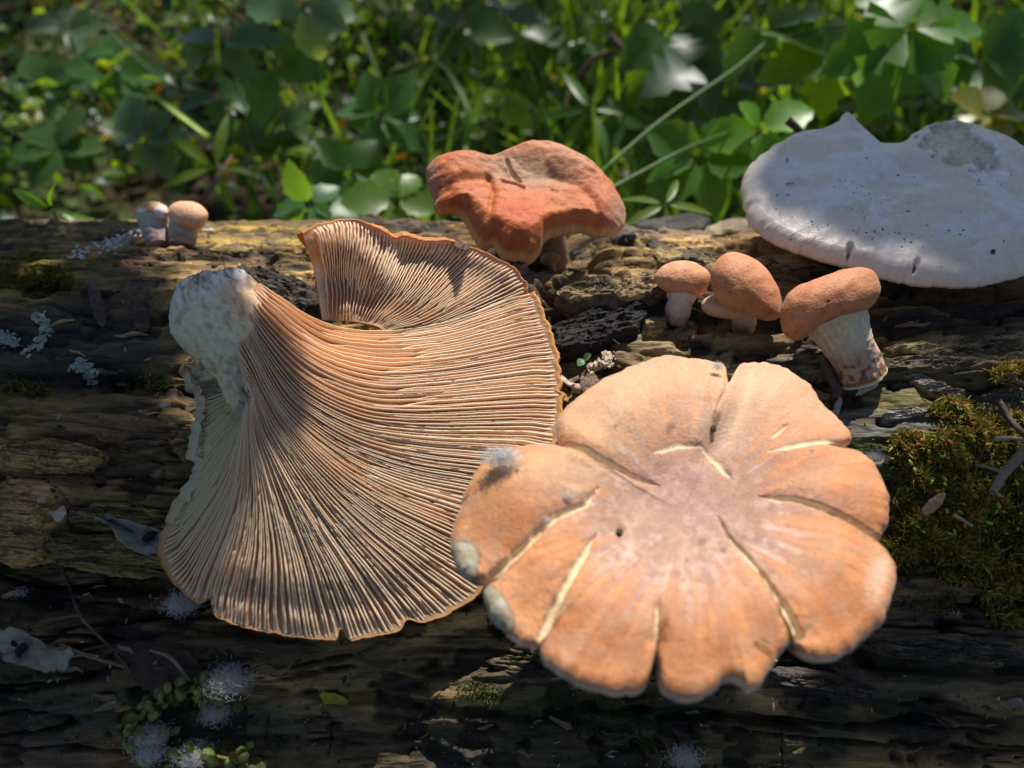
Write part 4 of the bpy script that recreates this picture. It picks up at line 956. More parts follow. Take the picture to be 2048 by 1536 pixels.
def undergrowth():
    n = 24000; y = 14+rng.random(n)**.9*250; x = rng.uniform(-1, 1, n)*(30+y*.95)
    gz = ground_z(x, y); den = fbm(x*.05, y*.06, 3, 55); keep = den+rng.random(n)*.35 > .5; x, y, gz = x[keep], y[keep], gz[keep]; n = len(x)
    hmax = 3+26*fbm(x*.04+9, y*.05, 3, 57)**1.4
    z = gz+hmax*rng.random(n)**.7
    z = np.minimum(z, 12)
    ok = (y > 21) | (z < 6); x, y, z = x[ok], y[ok], z[ok]; n = len(x)
    kinds = ['ovate', 'round', 'lobed', 'ovate']; tm = [LT[k] for k in kinds]
    Z = np.array([[0, -.1, 1.]])+rng.normal(0, .6, (n, 3)); sc_ = rng.uniform(.8, 2.9, n)
    Mx = frames(np.stack([x, y, z], 1), Z, rng.uniform(0, 6.28, n), sc_)
    C_ = GREENS[rng.integers(0, 6, n)]*rng.uniform(.6, 1.4, (n, 1)); ye = rng.random(n) < .10; C_[ye] = (.18, .19, .03); br = rng.random(n) < .06; C_[br] = (.06, .035, .02)
    scatter('undergrowth', tm, [(i % 4, Mx[i]) for i in range(n)], C_, m_leaf, label='dense mass of small green leaves covering the ground behind the log', kind='stuff', cat='undergrowth')
    # grass
    n = 2600; y = 16+rng.random(n)*130; x = rng.uniform(-.45, 1, n)*(30+y*.9); gz = ground_z(x, y); sel = rng.random(n) < sstep(-.4, .3, x/(30+y*.9))*.8+.1; x, y, gz = x[sel], y[sel], gz[sel]; n = len(x)
    Z = np.stack([rng.normal(0, 1, n), rng.normal(-.1, 1, n), rng.normal(0, .3, n)], 1)
    # blades grow upwards: x axis of the blade points up and outwards
    up = np.stack([rng.normal(0, .35, n), rng.normal(-.05, .3, n), np.ones(n)], 1); up /= np.linalg.norm(up, axis=1, keepdims=True)
    Yv = np.cross(up, Z); Yv /= np.linalg.norm(Yv, axis=1, keepdims=True); Zv = np.cross(up, Yv)
    sc_ = rng.uniform(9, 26, n); Mx = np.zeros((n, 4, 4)); Mx[:, :3, 0] = up*sc_[:, None]; Mx[:, :3, 1] = Yv*(sc_*.55)[:, None]; Mx[:, :3, 2] = Zv*sc_[:, None]*.7; Mx[:, :3, 3] = np.stack([x, y, gz], 1); Mx[:, 3, 3] = 1
    C_ = np.array([(.07, .16, .03), (.10, .22, .03), (.05, .12, .03)])[rng.integers(0, 3, n)]*rng.uniform(.7, 1.3, (n, 1))
    scatter('grass', [LT['blade']], [(0, m_) for m_ in Mx], C_, m_leaf, label='long thin grass growing among the leaves behind the log', kind='stuff', cat='grass')
undergrowth()
LEAFM = {}
def leaf_obj(kind, colr, P, direction, up, size, parent, width=1.0):
    key = (kind, tuple(colr))
    if key not in LEAFM:
        V, Fc, cm = LT[kind]; o = add_mesh('leaf', V, Fc, m_leaf, parent, col=np.array(colr)[None]*cm[:, None]); LEAFM[key] = o.data; 
    else:
        o = bpy.data.objects.new('leaf', LEAFM[key]); COL.objects.link(o); o.parent = parent
    X = Vector(direction).normalized(); Zv = Vector(up); Zv = (Zv-X*Zv.dot(X)).normalized(); Y = Zv.cross(X)
    m_ = Matrix((X*size, Y*size*width, Zv*size)).transposed().to_4x4(); m_.translation = Vector(P); o.matrix_world = m_
    return o
def plant(px, py, depth, kind, label, group, colr, n, size, spread=1.0, name='leafy_plant', cat='plant', width=1.0, face=(0, -.5, 1), leaves=None, stemr=.12, pairs=False):
    """leaves round a node seen at (px, py), on a stem that goes down to the ground"""
    e = empty(name, label, cat, group)
    top = R(px, py, depth); gz = float(ground_z(top[0], top[1]))
    foot = np.array([top[0]+rng.normal(0, 1.5), top[1]+rng.normal(0, 1.5)+2, gz])
    midp = (top+foot)/2+np.array([rng.normal(0, 1.2), 0, 0])
    tube('stem', [foot, midp, top], (stemr, stemr*.8, stemr*.6), m_leaf, e, col=(.07, .13, .035), seg=7)
    size = size*.82
    for k in range(n):
        if leaves: dx, dy, s = leaves[k]
        else:
            a = 2*math.pi*k/n+rng.uniform(-.3, .3); dx, dy, s = math.cos(a), math.sin(a), rng.uniform(.75, 1.15)
        d = RGT*dx*spread - UPV*dy*spread*.7 + FWD*rng.normal(0, .25)
        f = np.array(face)+rng.normal(0, .22, 3)
        st = top+(midp-top)*(rng.random()*.35 if pairs else 0)+d*size*.12
        leaf_obj(kind, colr, st, d, f, size*s, e, width)
    return e
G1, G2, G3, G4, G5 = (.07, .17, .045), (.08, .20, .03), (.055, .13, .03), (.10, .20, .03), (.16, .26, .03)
NAMED = [  # pale mint tints paint in sky sheen, brighter yellow greens paint in backlight
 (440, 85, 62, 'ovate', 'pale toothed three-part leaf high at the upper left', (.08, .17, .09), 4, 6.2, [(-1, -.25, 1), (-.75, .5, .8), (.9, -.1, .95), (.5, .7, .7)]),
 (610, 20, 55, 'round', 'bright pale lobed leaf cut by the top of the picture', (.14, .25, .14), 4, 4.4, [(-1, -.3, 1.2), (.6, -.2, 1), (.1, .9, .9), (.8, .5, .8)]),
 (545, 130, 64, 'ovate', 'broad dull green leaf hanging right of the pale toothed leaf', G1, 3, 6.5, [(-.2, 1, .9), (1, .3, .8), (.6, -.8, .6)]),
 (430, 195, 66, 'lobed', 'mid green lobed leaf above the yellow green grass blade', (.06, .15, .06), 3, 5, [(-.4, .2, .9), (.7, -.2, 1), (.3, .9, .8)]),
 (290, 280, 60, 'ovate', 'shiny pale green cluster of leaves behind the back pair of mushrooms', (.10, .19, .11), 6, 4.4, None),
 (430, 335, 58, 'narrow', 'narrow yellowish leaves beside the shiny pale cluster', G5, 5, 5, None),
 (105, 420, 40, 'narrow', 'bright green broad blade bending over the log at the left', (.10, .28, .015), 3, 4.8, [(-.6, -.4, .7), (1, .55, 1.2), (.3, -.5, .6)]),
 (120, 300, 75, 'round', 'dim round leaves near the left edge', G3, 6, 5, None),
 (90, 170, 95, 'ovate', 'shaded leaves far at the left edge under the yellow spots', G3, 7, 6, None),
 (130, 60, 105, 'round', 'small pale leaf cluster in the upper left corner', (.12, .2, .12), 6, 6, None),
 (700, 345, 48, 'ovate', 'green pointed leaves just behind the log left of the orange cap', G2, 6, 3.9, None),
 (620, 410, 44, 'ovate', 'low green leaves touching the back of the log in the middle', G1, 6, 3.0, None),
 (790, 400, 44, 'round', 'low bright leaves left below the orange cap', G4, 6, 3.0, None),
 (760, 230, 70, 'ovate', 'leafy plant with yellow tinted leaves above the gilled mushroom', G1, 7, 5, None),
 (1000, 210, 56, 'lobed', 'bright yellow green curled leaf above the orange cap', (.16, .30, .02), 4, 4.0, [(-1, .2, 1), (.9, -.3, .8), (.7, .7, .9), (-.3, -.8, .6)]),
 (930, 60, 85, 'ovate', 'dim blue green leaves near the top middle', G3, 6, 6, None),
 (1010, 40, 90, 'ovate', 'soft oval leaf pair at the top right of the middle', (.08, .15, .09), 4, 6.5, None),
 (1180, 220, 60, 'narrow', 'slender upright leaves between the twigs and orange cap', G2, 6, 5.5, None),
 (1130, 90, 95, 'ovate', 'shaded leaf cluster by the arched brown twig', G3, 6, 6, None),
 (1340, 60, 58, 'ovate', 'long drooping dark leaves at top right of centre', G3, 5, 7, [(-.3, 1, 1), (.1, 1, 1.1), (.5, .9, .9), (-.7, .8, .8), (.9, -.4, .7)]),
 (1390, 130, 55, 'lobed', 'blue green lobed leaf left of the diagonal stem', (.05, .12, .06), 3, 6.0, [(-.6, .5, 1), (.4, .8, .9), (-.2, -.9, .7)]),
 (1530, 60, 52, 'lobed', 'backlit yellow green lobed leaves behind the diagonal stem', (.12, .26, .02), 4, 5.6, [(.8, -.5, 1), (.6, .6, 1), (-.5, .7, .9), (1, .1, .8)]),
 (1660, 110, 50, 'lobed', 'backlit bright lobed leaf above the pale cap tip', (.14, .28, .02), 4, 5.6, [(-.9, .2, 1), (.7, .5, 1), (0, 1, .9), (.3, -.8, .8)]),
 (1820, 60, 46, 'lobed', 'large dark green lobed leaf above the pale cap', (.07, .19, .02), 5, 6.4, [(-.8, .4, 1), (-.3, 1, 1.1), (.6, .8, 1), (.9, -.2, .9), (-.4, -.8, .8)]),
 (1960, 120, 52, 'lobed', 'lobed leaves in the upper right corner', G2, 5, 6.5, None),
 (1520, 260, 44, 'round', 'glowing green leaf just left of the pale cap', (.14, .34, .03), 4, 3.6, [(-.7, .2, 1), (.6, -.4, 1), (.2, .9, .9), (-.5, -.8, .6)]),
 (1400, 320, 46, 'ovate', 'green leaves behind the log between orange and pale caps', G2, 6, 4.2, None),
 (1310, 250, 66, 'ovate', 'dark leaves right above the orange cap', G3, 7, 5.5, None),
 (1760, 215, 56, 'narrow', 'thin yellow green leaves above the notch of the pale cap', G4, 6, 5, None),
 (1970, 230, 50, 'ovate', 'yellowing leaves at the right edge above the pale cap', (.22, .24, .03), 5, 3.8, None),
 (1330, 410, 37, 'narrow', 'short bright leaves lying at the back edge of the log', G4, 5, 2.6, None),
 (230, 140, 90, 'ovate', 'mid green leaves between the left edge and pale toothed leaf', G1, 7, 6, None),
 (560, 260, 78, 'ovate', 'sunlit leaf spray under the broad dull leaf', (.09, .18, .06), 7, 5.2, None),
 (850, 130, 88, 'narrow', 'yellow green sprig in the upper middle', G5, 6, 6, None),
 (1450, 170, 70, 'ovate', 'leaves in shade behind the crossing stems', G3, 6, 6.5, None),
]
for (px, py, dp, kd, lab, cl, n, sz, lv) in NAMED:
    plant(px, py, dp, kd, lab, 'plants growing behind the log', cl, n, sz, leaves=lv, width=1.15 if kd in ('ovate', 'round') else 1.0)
# stems and single blades that cross the view
def stemline(name, label, cat, pts, rad, colr, mat, side=(), flat=1.0):
    P = [R(a, b, d) for a, b, d in pts]
    e = empty(name, label, cat)
    tube('stem' if cat == 'plant' else 'twig_shaft', P, rad, mat, e, col=colr, seg=8, flat=.15 if name == 'grass_blade' else 1.0)
    for (pp, rr_) in side:
        tube('side_shoot' if cat == 'twig' else 'stalk', [R(a, b, d) for a, b, d in pp], rr_, mat, e, col=colr, seg=7)
    return e
stemline('climbing_stem', 'long pale green stem running diagonally left of the pale cap', 'plant', [(1200,345,40),(1330,235,44),(1480,130,48),(1570,50,52),(1680,-40,58)], (.11, .13, .10), (.07, .15, .035), m_leaf, side=[([(1540,80,50),(1650,60,50),(1760,35,50)], (.1, .06))])
stemline('climbing_stem', 'second green stem sloping lower behind the row of mushrooms', 'plant', [(1180,400,38),(1300,335,40),(1390,290,42),(1500,250,46)], (.10, .12, .08), (.08, .16, .05), m_leaf)
stemline('grass_blade', 'wide yellow green blade lit by sun at the upper left', 'plant', [(275,165,56),(340,215,56),(415,272,56)], (.22, .36, .3), (.26, .40, .04), m_leaf)
stemline('grass_blade', 'upright green blade curving up above the orange cap', 'plant', [(930,300,50),(935,220,50),(900,150,52),(870,120,54)], (.2, .3, .12), (.14, .30, .03), m_leaf)
stemline('grass_blade', 'slanting green blade crossing low above the orange cap', 'plant', [(840,300,50),(900,270,50),(960,240,50)], (.15, .25, .1), (.14, .30, .03), m_leaf)
stemline('dry_twig', 'thick grey brown twig above the orange cap', 'twig', [(1222,75,60),(1262,115,60),(1300,150,60),(1340,200,62)], (.32, .3, .2), (.16, .10, .07), m_twig)
stemline('dry_twig', 'thin arched brown twig left of the thick twig', 'twig', [(1130,210,62),(1150,165,62),(1190,115,61),(1230,108,60),(1262,118,60)], (.16, .18, .2), (.13, .075, .05), m_twig)
stemline('dry_twig', 'short dark twig poking up behind the pale cap', 'twig', [(1575,240,33),(1600,262,33),(1625,290,33)], (.2, .16, .14), (.05, .035, .025), m_twig)
stemline('dry_twig', 'reddish twig at the top left of the picture', 'twig', [(405,-30,60),(450,15,62),(490,45,64)], (.2, .2, .15), (.22, .10, .05), m_twig)
stemline('dry_twig', 'brown twig leaning behind the back pair of mushrooms', 'twig', [(405,400,50),(440,350,52),(465,310,54)], (.2, .16, .1), (.14, .07, .05), m_twig)

# ------------------------------------------------------------------ small things on the log
def lay_twig(label, pts, rad, colr, off=.12, side=(), cat='twig', name='twig', mat=None, dark=None):
    e = empty(name, label, cat)
    def P(pp): return [put(a, max(b, 460), off+(c if c else 0)) for a, b, c in pp]
    tube('twig_shaft', P(pts), rad, mat or m_twig, e, col=colr, seg=8, disp=.12)
    for pp, rr_ in side: tube('side_shoot', P(pp), rr_, mat or m_twig, e, col=colr, seg=6)
lay_twig('forked brown twig lying under the cut stem of the tilted mushroom', [(1643,712,.3),(1655,745,.1),(1672,775,0),(1672,800,0)], (.12, .14, .16, .12), (.10, .065, .05), side=[([(1672,780,0),(1690,765,.1)], (.06, .03))])
lay_twig('short pale broken twig stub beside the broad cap notch', [(1670,830,.1),(1676,810,.2),(1680,798,.2)], (.08, .09, .06), (.35, .3, .25))
lay_twig('thick grey twig leaning across the moss at the right edge', [(1985,985,.9),(2010,945,1.0),(2055,895,1.1),(2090,850,1.2)], (.10, .13, .15), (.24, .19, .15), side=[([(2010,945,1.0),(1975,935,.9),(1950,930,.8)], (.05, .04))])
lay_twig('thin grey twig lying level above the moss at the right', [(1988,878,.7),(2020,876,.7),(2060,880,.7)], (.06, .05, .04), (.35, .28, .22))
lay_twig('small pale twig stuck in the moss', [(1908,1030,.7),(1945,1052,.7)], (.05, .04), (.42, .33, .26))
lay_twig('long thin reddish twig lying on the dark lower left of the log', [(95,1085,.2),(135,1160,.2),(160,1230,.2),(215,1290,.2),(260,1340,.1)], (.05, .05, .04, .03), (.11, .055, .04), side=[([(160,1230,.2),(100,1240,.2),(40,1255,.2)], (.05, .02)), ([(215,1290,.2),(170,1300,.1),(140,1310,.1)], (.03, .02))])
lay_twig('thin grey twig curving above the seed cluster', [(300,1300,.1),(340,1315,.2),(370,1350,.2),(390,1385,.2)], (.03, .05, .05, .04), (.2, .16, .12))
lay_twig('loose fibrous root crossing beside the pale pod', [(120,1290,.1),(170,1310,.3),(250,1335,.1)], (.06, .05, .03), (.15, .10, .07))
lay_twig('dark twiglet between the charred wood and white cotton', [(1160,650,.3),(1210,640,.4),(1250,615,.3),(1275,600,.3)], (.06, .06, .05), (.03, .02, .02))
lay_twig('black rootlets lying in the charred hollow', [(1120,650,.2),(1160,670,.3),(1200,690,.2)], (.05, .04, .03), (.02, .018, .02), side=[([(1130,690,.2),(1165,665,.3),(1185,640,.3)], (.04, .03)), ([(1200,640,.3),(1215,670,.3),(1240,690,.2)], (.04, .03))])
lay_twig('pale splintery twig at the upper right of the moss', [(2000,735,.2),(2030,760,.3),(2060,775,.3)], (.10, .09, .08), (.16, .12, .10))
lay_twig('dark twig near the right edge above the moss', [(1995,800,.5),(2020,840,.6),(2050,870,.7)], (.10, .09, .08), (.06, .045, .04))
def pad(name, label, cat, out, colf, mat, off=.15, th=.05, wav=.1, parent=None, group=None, lift=0.0, n=60, m=14):
    """thin curled sheet lying on the log inside a traced outline"""
    O = closed(out, n); c = O.mean(0); O = O+(np.stack([fbm(O[:, 0]/6, O[:, 1]/6, 3, 1), fbm(O[:, 0]/6, O[:, 1]/6, 3, 2)], 1)-.5)*.28*np.linalg.norm(O-c, axis=1, keepdims=True)
    r_ = np.linspace(0.02, 1, m)
    U = c[0]+(O[None, :, 0]-c[0])*r_[:, None]; V = c[1]+(O[None, :, 1]-c[1])*r_[:, None]
    P0 = on_log(np.full(1, c[0]), np.full(1, c[1]))[0]; nn = log_normal(P0[None])[0]
    P = on_plane(U, V, P0+nn*off, nn); P = P+nn*(wav*(fbm(U/22, V/22, 3, 5)-.5)*2+lift*(r_[:, None]**2))[..., None]
    C_ = colf(U, V, r_[:, None]+0*U)
    A = np.concatenate([P, P[::-1]-nn*th], 0); CC = np.concatenate([C_, C_[::-1]*.9], 0)
    return add_mesh(name, A, gfaces(2*m, n, True), mat, parent, col=CC, label=label, cat=cat, group=group)
def flat(c, dark=None, seed=3):
    def f(U, V, r_):
        n = fbm(U/10, V/10, 4, seed); o = np.broadcast_to(np.array(c, float), U.shape+(3,))*(.75+.5*n)[..., None]
        if dark:
            for e in dark: o = mix(o, e[5], ell(U+6*(n-.5), V, *e[:5], .2))
        return o
    return f
pad('seed_pod', 'pale boat-shaped seed pod tucked under the gilled mushroom at the left', 'seed pod', [(198,1035),(225,1032),(250,1042),(290,1052),(335,1068),(350,1095),(320,1112),(285,1108),(255,1090),(235,1062)], flat((.34, .34, .29)), m_dry, off=.35, lift=.35)
pad('seed_pod', 'long pale papery seed pod at the lower left edge', 'seed pod', [(-25,1275),(20,1254),(60,1262),(105,1290),(152,1296),(155,1305),(140,1330),(112,1342),(60,1330),(10,1315),(-25,1310)], flat((.34, .33, .26), [(6, 1310, 8, 8, 0, (.1, .09, .05))]), m_dry, off=.35, lift=.22)
for lab, out, th_ in (('dark bean-like dropping on the pod under the gills', [(283,1078),(290,1068),(305,1062),(314,1066),(308,1076),(295,1083),(287,1083)], .14), ('long black seed on the papery pod at lower left', [(32,1312),(30,1300),(40,1288),(52,1285),(55,1296),(46,1308),(38,1315)], .14), ('small black seed at the left end of the papery pod', [(22,1290),(20,1282),(27,1280),(34,1288),(32,1294)], .1)):
    c0 = np.mean(out, 0); dd = dlog(*c0)-.5
    blob('black_seed', out, dd, th_, th_, lambda U, V, P, k: np.broadcast_to(np.array([.018, .013, .016]), P.shape), m_crumb, None, n=24, m=12, label=lab, cat='seed')
pad('yellow_leaf', 'small yellow leaf lying on the dark front of the log', 'leaf', [(639,1387),(660,1385),(680,1392),(695,1400),(692,1415),(675,1419),(655,1414),(645,1400)], flat((.45, .40, .02)), m_dry, off=.18, th=.02, wav=.05)
pad('dry_leaf', 'curled pale dry leaf scrap near the left edge of the log', 'leaf', [(93,1020),(110,1024),(128,1012),(132,1030),(118,1045),(105,1035)], flat((.5, .42, .33)), m_dry, off=.25, th=.02, wav=.1)
pad('dry_leaf', 'flat dark brown dead leaf on the lower left', 'leaf', [(270,1300),(330,1290),(390,1310),(400,1370),(360,1400),(300,1385),(260,1350)], flat((.06, .035, .025)), m_dry, off=.12, th=.02, wav=.12)
pad('dry_leaf', 'brown dead leaf below the green seedling', 'leaf', [(1120,730),(1145,715),(1170,735),(1165,765),(1140,775),(1118,758)], flat((.13, .075, .045)), m_dry, off=.15, th=.02, wav=.12)
pad('dry_leaf', 'brown papery leaf right under the green seedling', 'leaf', [(1160,755),(1185,745),(1200,765),(1185,785),(1165,785)], flat((.16, .09, .045)), m_dry, off=.15, th=.02, wav=.12)
pad('dry_leaf', 'pinkish brown leaf scrap under the orange cap', 'leaf', [(1035,545),(1050,535),(1075,555),(1100,575),(1085,590),(1060,575)], flat((.36, .24, .2)), m_dry, off=.3, th=.02, wav=.16)
pad('dry_leaf', 'brown curled leaf flake on the gill edge below the orange cap', 'leaf', [(884,470),(905,465),(915,478),(940,490),(930,500),(905,490)], flat((.09, .045, .025)), m_dry, off=1.9, th=.02, wav=.12)
pad('dry_leaf', 'dark narrow dead leaf on the left of the log', 'leaf', [(172,565),(190,560),(205,600),(212,640),(198,650),(185,620)], flat((.07, .045, .035)), m_dry, off=.3, th=.02, wav=.12)
pad('dry_leaf', 'grey brown dead leaf lying above the stem on the left', 'leaf', [(265,610),(285,605),(298,640),(292,665),(270,655)], flat((.06, .035, .028)), m_dry, off=.2, th=.02, wav=.12)
pad('dry_leaf', 'pale sliver of dry leaf under the cut stem', 'leaf', [(1712,790),(1722,772),(1745,760),(1758,762),(1750,775),(1730,785)], flat((.48, .45, .4)), m_dry, off=.25, th=.03, wav=.06)
pad('dry_leaf', 'peach coloured leaf scrap in the middle of the moss', 'leaf', [(1845,1018),(1865,995),(1885,985),(1890,1000),(1870,1022),(1852,1030)], flat((.55, .3, .18)), m_dry, off=.75, th=.03, wav=.08)
pad('dry_leaf', 'pale curled shred at the edge of the gills on the right', 'leaf', [(1115,745),(1125,752),(1135,760),(1150,768),(1140,770),(1124,762)], flat((.62, .5, .36)), m_dry, off=.4, th=.03, wav=.08)
# seedling with two round leaves
e = empty('seedling', 'tiny seedling with two round green leaves right of the gills', 'plant')
b0 = put(1165, 728, .0); tp = put(1168, 719, .5); tube('stem', [b0, (b0+tp)/2, tp], .03, m_leaf, e, col=(.2, .3, .08), seg=6)
for (ax, ay) in ((1174, 713), (1162, 724)):
    t2 = put(ax, ay, .55); leaf_obj('round', (.12, .30, .12), tp, t2-tp, (0, -.3, 1), .30, e, 1.2)
# little pod ball and mycelium frill
o = blob('seed_pod', [(1142,778),(1146,769),(1156,767),(1165,772),(1167,781),(1160,787),(1148,786)], dlog(1155, 778)-.15, .2, .2, skin((.42, .3, .26), (.55, .45, .42), seed=61), m_cap, None, n=40, m=24, label='small pinkish round pod beside the edge of the gills', cat='seed pod')
def fringe(label, pts, colr=(.75, .68, .6), name='mycelium', cat='fungus'):
    lst = []
    for i in range(len(pts)-1):
        for k in range(40):
            f = k/40; lst.append((pts[i][0]*(1-f)+pts[i+1][0]*f+rng.normal(0, 6), pts[i][1]*(1-f)+pts[i+1][1]*f+rng.normal(0, 5)))
    A = np.array(lst); P = on_log(A[:, 0], np.maximum(A[:, 1], 461), .08); n = len(P)
    Mx = frames(P, log_normal(P)+rng.normal(0, .4, P.shape), rng.uniform(0, 6, n), rng.uniform(.015, .075, n), (1.3, 1, .6))
    bt = ball(8, 6); bt = (bt[0]*(1+.9*(rng.random((len(bt[0]), 1))-.5)), bt[1], bt[2])
    scatter(name, [bt], [(0, m_) for m_ in Mx], np.array(colr)*rng.uniform(.75, 1.1, (n, 1)), m_stem, label=label, cat=cat, kind='stuff')
fringe('cream lumpy fungus frill right of the green seedling', [(1182,738),(1200,726),(1215,712),(1222,722),(1205,735)], (.66, .52, .38))
fringe('blue white mould streak on the shaded left log', [(55,700),(80,680),(92,660),(85,640),(70,630)], (.38, .44, .38))
fringe('thin pale mould thread right of the mould streak', [(150,735),(165,725),(180,745),(188,765)], (.3, .36, .34))
fringe('faint pale mould line left of the mould streak', [(0,680),(20,675),(35,690)], (.30, .34, .33))
fringe('white crust of fungus on the back edge of the log at left', [(140,512),(170,498),(200,492),(235,482),(262,470),(240,492),(205,500)], (.74, .74, .78))
fringe('white crust of fungus beside the back pair of mushrooms', [(262,470),(278,455),(285,470)], (.66, .66, .7))
fringe('white fungus lump right of the back pair of mushrooms', [(418,430),(425,440),(420,455),(424,447)], (.6, .6, .62))
fringe('yellow green lichen lump behind the stem base', [(470,535),(485,545),(500,550)], (.55, .58, .28), 'lichen', 'lichen')
# cotton tufts
def fluff(label, px, py, rpx, dens=90, base=None, off=.25, mist=1.0):
    if base is None: base = put(px, max(py, 461), off)
    d = float((base-CAM) @ FWD); r_ = rpx*d/F
    n = int(dens*5); V = []; Fc = []
    for i in range(n):
        a = rng.normal(0, 1, 3); a /= np.linalg.norm(a); b = rng.normal(0, 1, 3); b /= np.linalg.norm(b)
        p0 = base+rng.normal(0, .36, 3)*r_*np.array([1.3, .9, .5]); p1 = p0+a*r_*rng.uniform(.08, .25)+b*r_*.1; p2 = p1+(a*.1+b*.9)*r_*rng.uniform(.05, .18)
        sd_ = np.cross(a, b); sd_ /= np.linalg.norm(sd_)+1e-6; w_ = .0035*mist
        k = len(V); V += [p0-sd_*w_, p0+sd_*w_, p1-sd_*w_*.8, p1+sd_*w_*.8, p2]; Fc += [(k, k+1, k+3, k+2), (k+2, k+3, k+4)]
    add_mesh('cotton_tuft', V, Fc, m_cotton, None, smooth=False, label=label, cat='seed fluff', kind='stuff')
fluff('white cotton tuft left of the small round-capped mushroom', 1298, 607, 24, 260)
def on_front(px, py): return hit(px, py)[0]
fluff('white cotton tuft caught at the back notch of the broad cap', 1436, 735, 13, 120, base=on_front(1432, 745)+np.array([0, 0, .2]))
fluff('grey cotton tuft hanging on the right rim of the broad cap', 1755, 915, 22, 120, base=R(1752, 915, 17.6))
fluff('pink white fuzz between the gills and the broad cap', 1000, 920, 36, 300, base=on_front(1002, 948)+np.array([0, .25, .25]), mist=1.6)
fluff('pale fluff speck on the left lobe of the broad cap', 1135, 995, 12, 60, base=on_front(1135, 995)+np.array([0, 0, .08]))
fluff('small fluff speck beside a crack of the broad cap', 1092, 1043, 12, 60, base=on_front(1092, 1043)+np.array([0, 0, .08]))
fluff('wispy cotton at the edge of the pinkish pod', 1165, 795, 14, 70)
fluff('blue grey cotton wisp lying above the seed cluster', 455, 1360, 46, 420, mist=.8)
fluff('smaller cotton wisp right of the seed cluster', 430, 1425, 34, 260, mist=.8)
fluff('pale cotton clump under the lower left edge of the gills', 365, 1205, 34, 380, mist=1.3)
fluff('tiny cotton tuft on the dark left side of the log', 38, 1185, 18, 60)
fluff('faint cotton spot on the shaded log left of the gills', 330, 810, 14, 50)
fluff('cotton fleck in the dark crack at left', 82, 1000, 12, 50)
# poplar catkins with open capsules
def catkin(label, pts, n, cot):
    e = empty('catkin', label, 'catkin'); Q = resample(pts, 24); P = on_log(Q[:, 0], np.minimum(Q[:, 1], 1600), .35)
    tube('catkin_stalk', P[::3], .05, m_twig, e, col=(.2, .16, .06), seg=6)
    bt = ball(8, 5); V = bt[0].copy(); V[:, 2] = np.abs(V[:, 2])*.8
    base = None
    for k in range(n):
        i = int(rng.integers(0, 24)); p = P[i]+rng.normal(0, .17, 3); nn = log_normal(P[i][None])[0]+rng.normal(0, .5, 3); s = rng.uniform(.11, .19)
        if base is None:
            o = add_mesh('capsule', V, bt[1], m_leaf, e, col=np.array([(.22, .28, .13)]*len(V))*bt[2][:, None]); base = o.data
        else: o = bpy.data.objects.new('capsule', base); COL.objects.link(o); o.parent = e
        o.matrix_world = Matrix([list(r) for r in frames(p[None], nn[None], np.array([rng.uniform(0, 6)]), np.array([s]))[0]])
    return P
catkin('upper catkin of green open capsules at the lower left', [(268,1440),(310,1410),(360,1385),(410,1380),(450,1400)], 60, 0)
catkin('lower catkin of green capsules with cotton, at the bottom left', [(255,1470),(300,1490),(350,1500),(420,1510),(500,1530)], 60, 0)
fluff('white cotton bursting from the lower catkin, left part', 300, 1470, 34, 380, off=.5, mist=1.4)
fluff('white cotton bursting from the lower catkin, middle part', 300, 1505, 30, 300, off=.5, mist=1.4)
fluff('white cotton bursting from the lower catkin, right part', 385, 1512, 34, 380, off=.5, mist=1.4)
fluff('pale fluffy seeds at the bottom edge below the broad cap', 1370, 1515, 34, 240, mist=1.2)
# beetle
e = empty('beetle', 'shiny black beetle on the split wood below the orange cap', 'insect')
bp, bn = hit(1262, 478)
def belly(nm, c, s, sc_):
    V, Fc, _ = ball(16, 10, *s); Mb = Matrix([list(r) for r in frames((bp+np.array(c))[None], np.array([[0, -.3, 1.]]), np.array([.3]), np.array([sc_]))[0]])
    o = add_mesh(nm, V, Fc, m_black, e); o.matrix_world = Mb
belly('abdomen', (0, 0, .1), (1.3, .9, .7), .17); belly('thorax', (-.2, .04, .1), (.7, .75, .55), .14); belly('head', (-.32, .07, .09), (.6, .5, .4), .11)
for k in range(6):
    sx = -.2+.15*(k % 3); sy = 1 if k < 3 else -1
    tube('leg', [bp+np.array([sx, 0, .08]), bp+np.array([sx*1.3, sy*.17, .14]), bp+np.array([sx*1.6, sy*.28, 0])], (.02, .014, .008), m_black, e, seg=5)
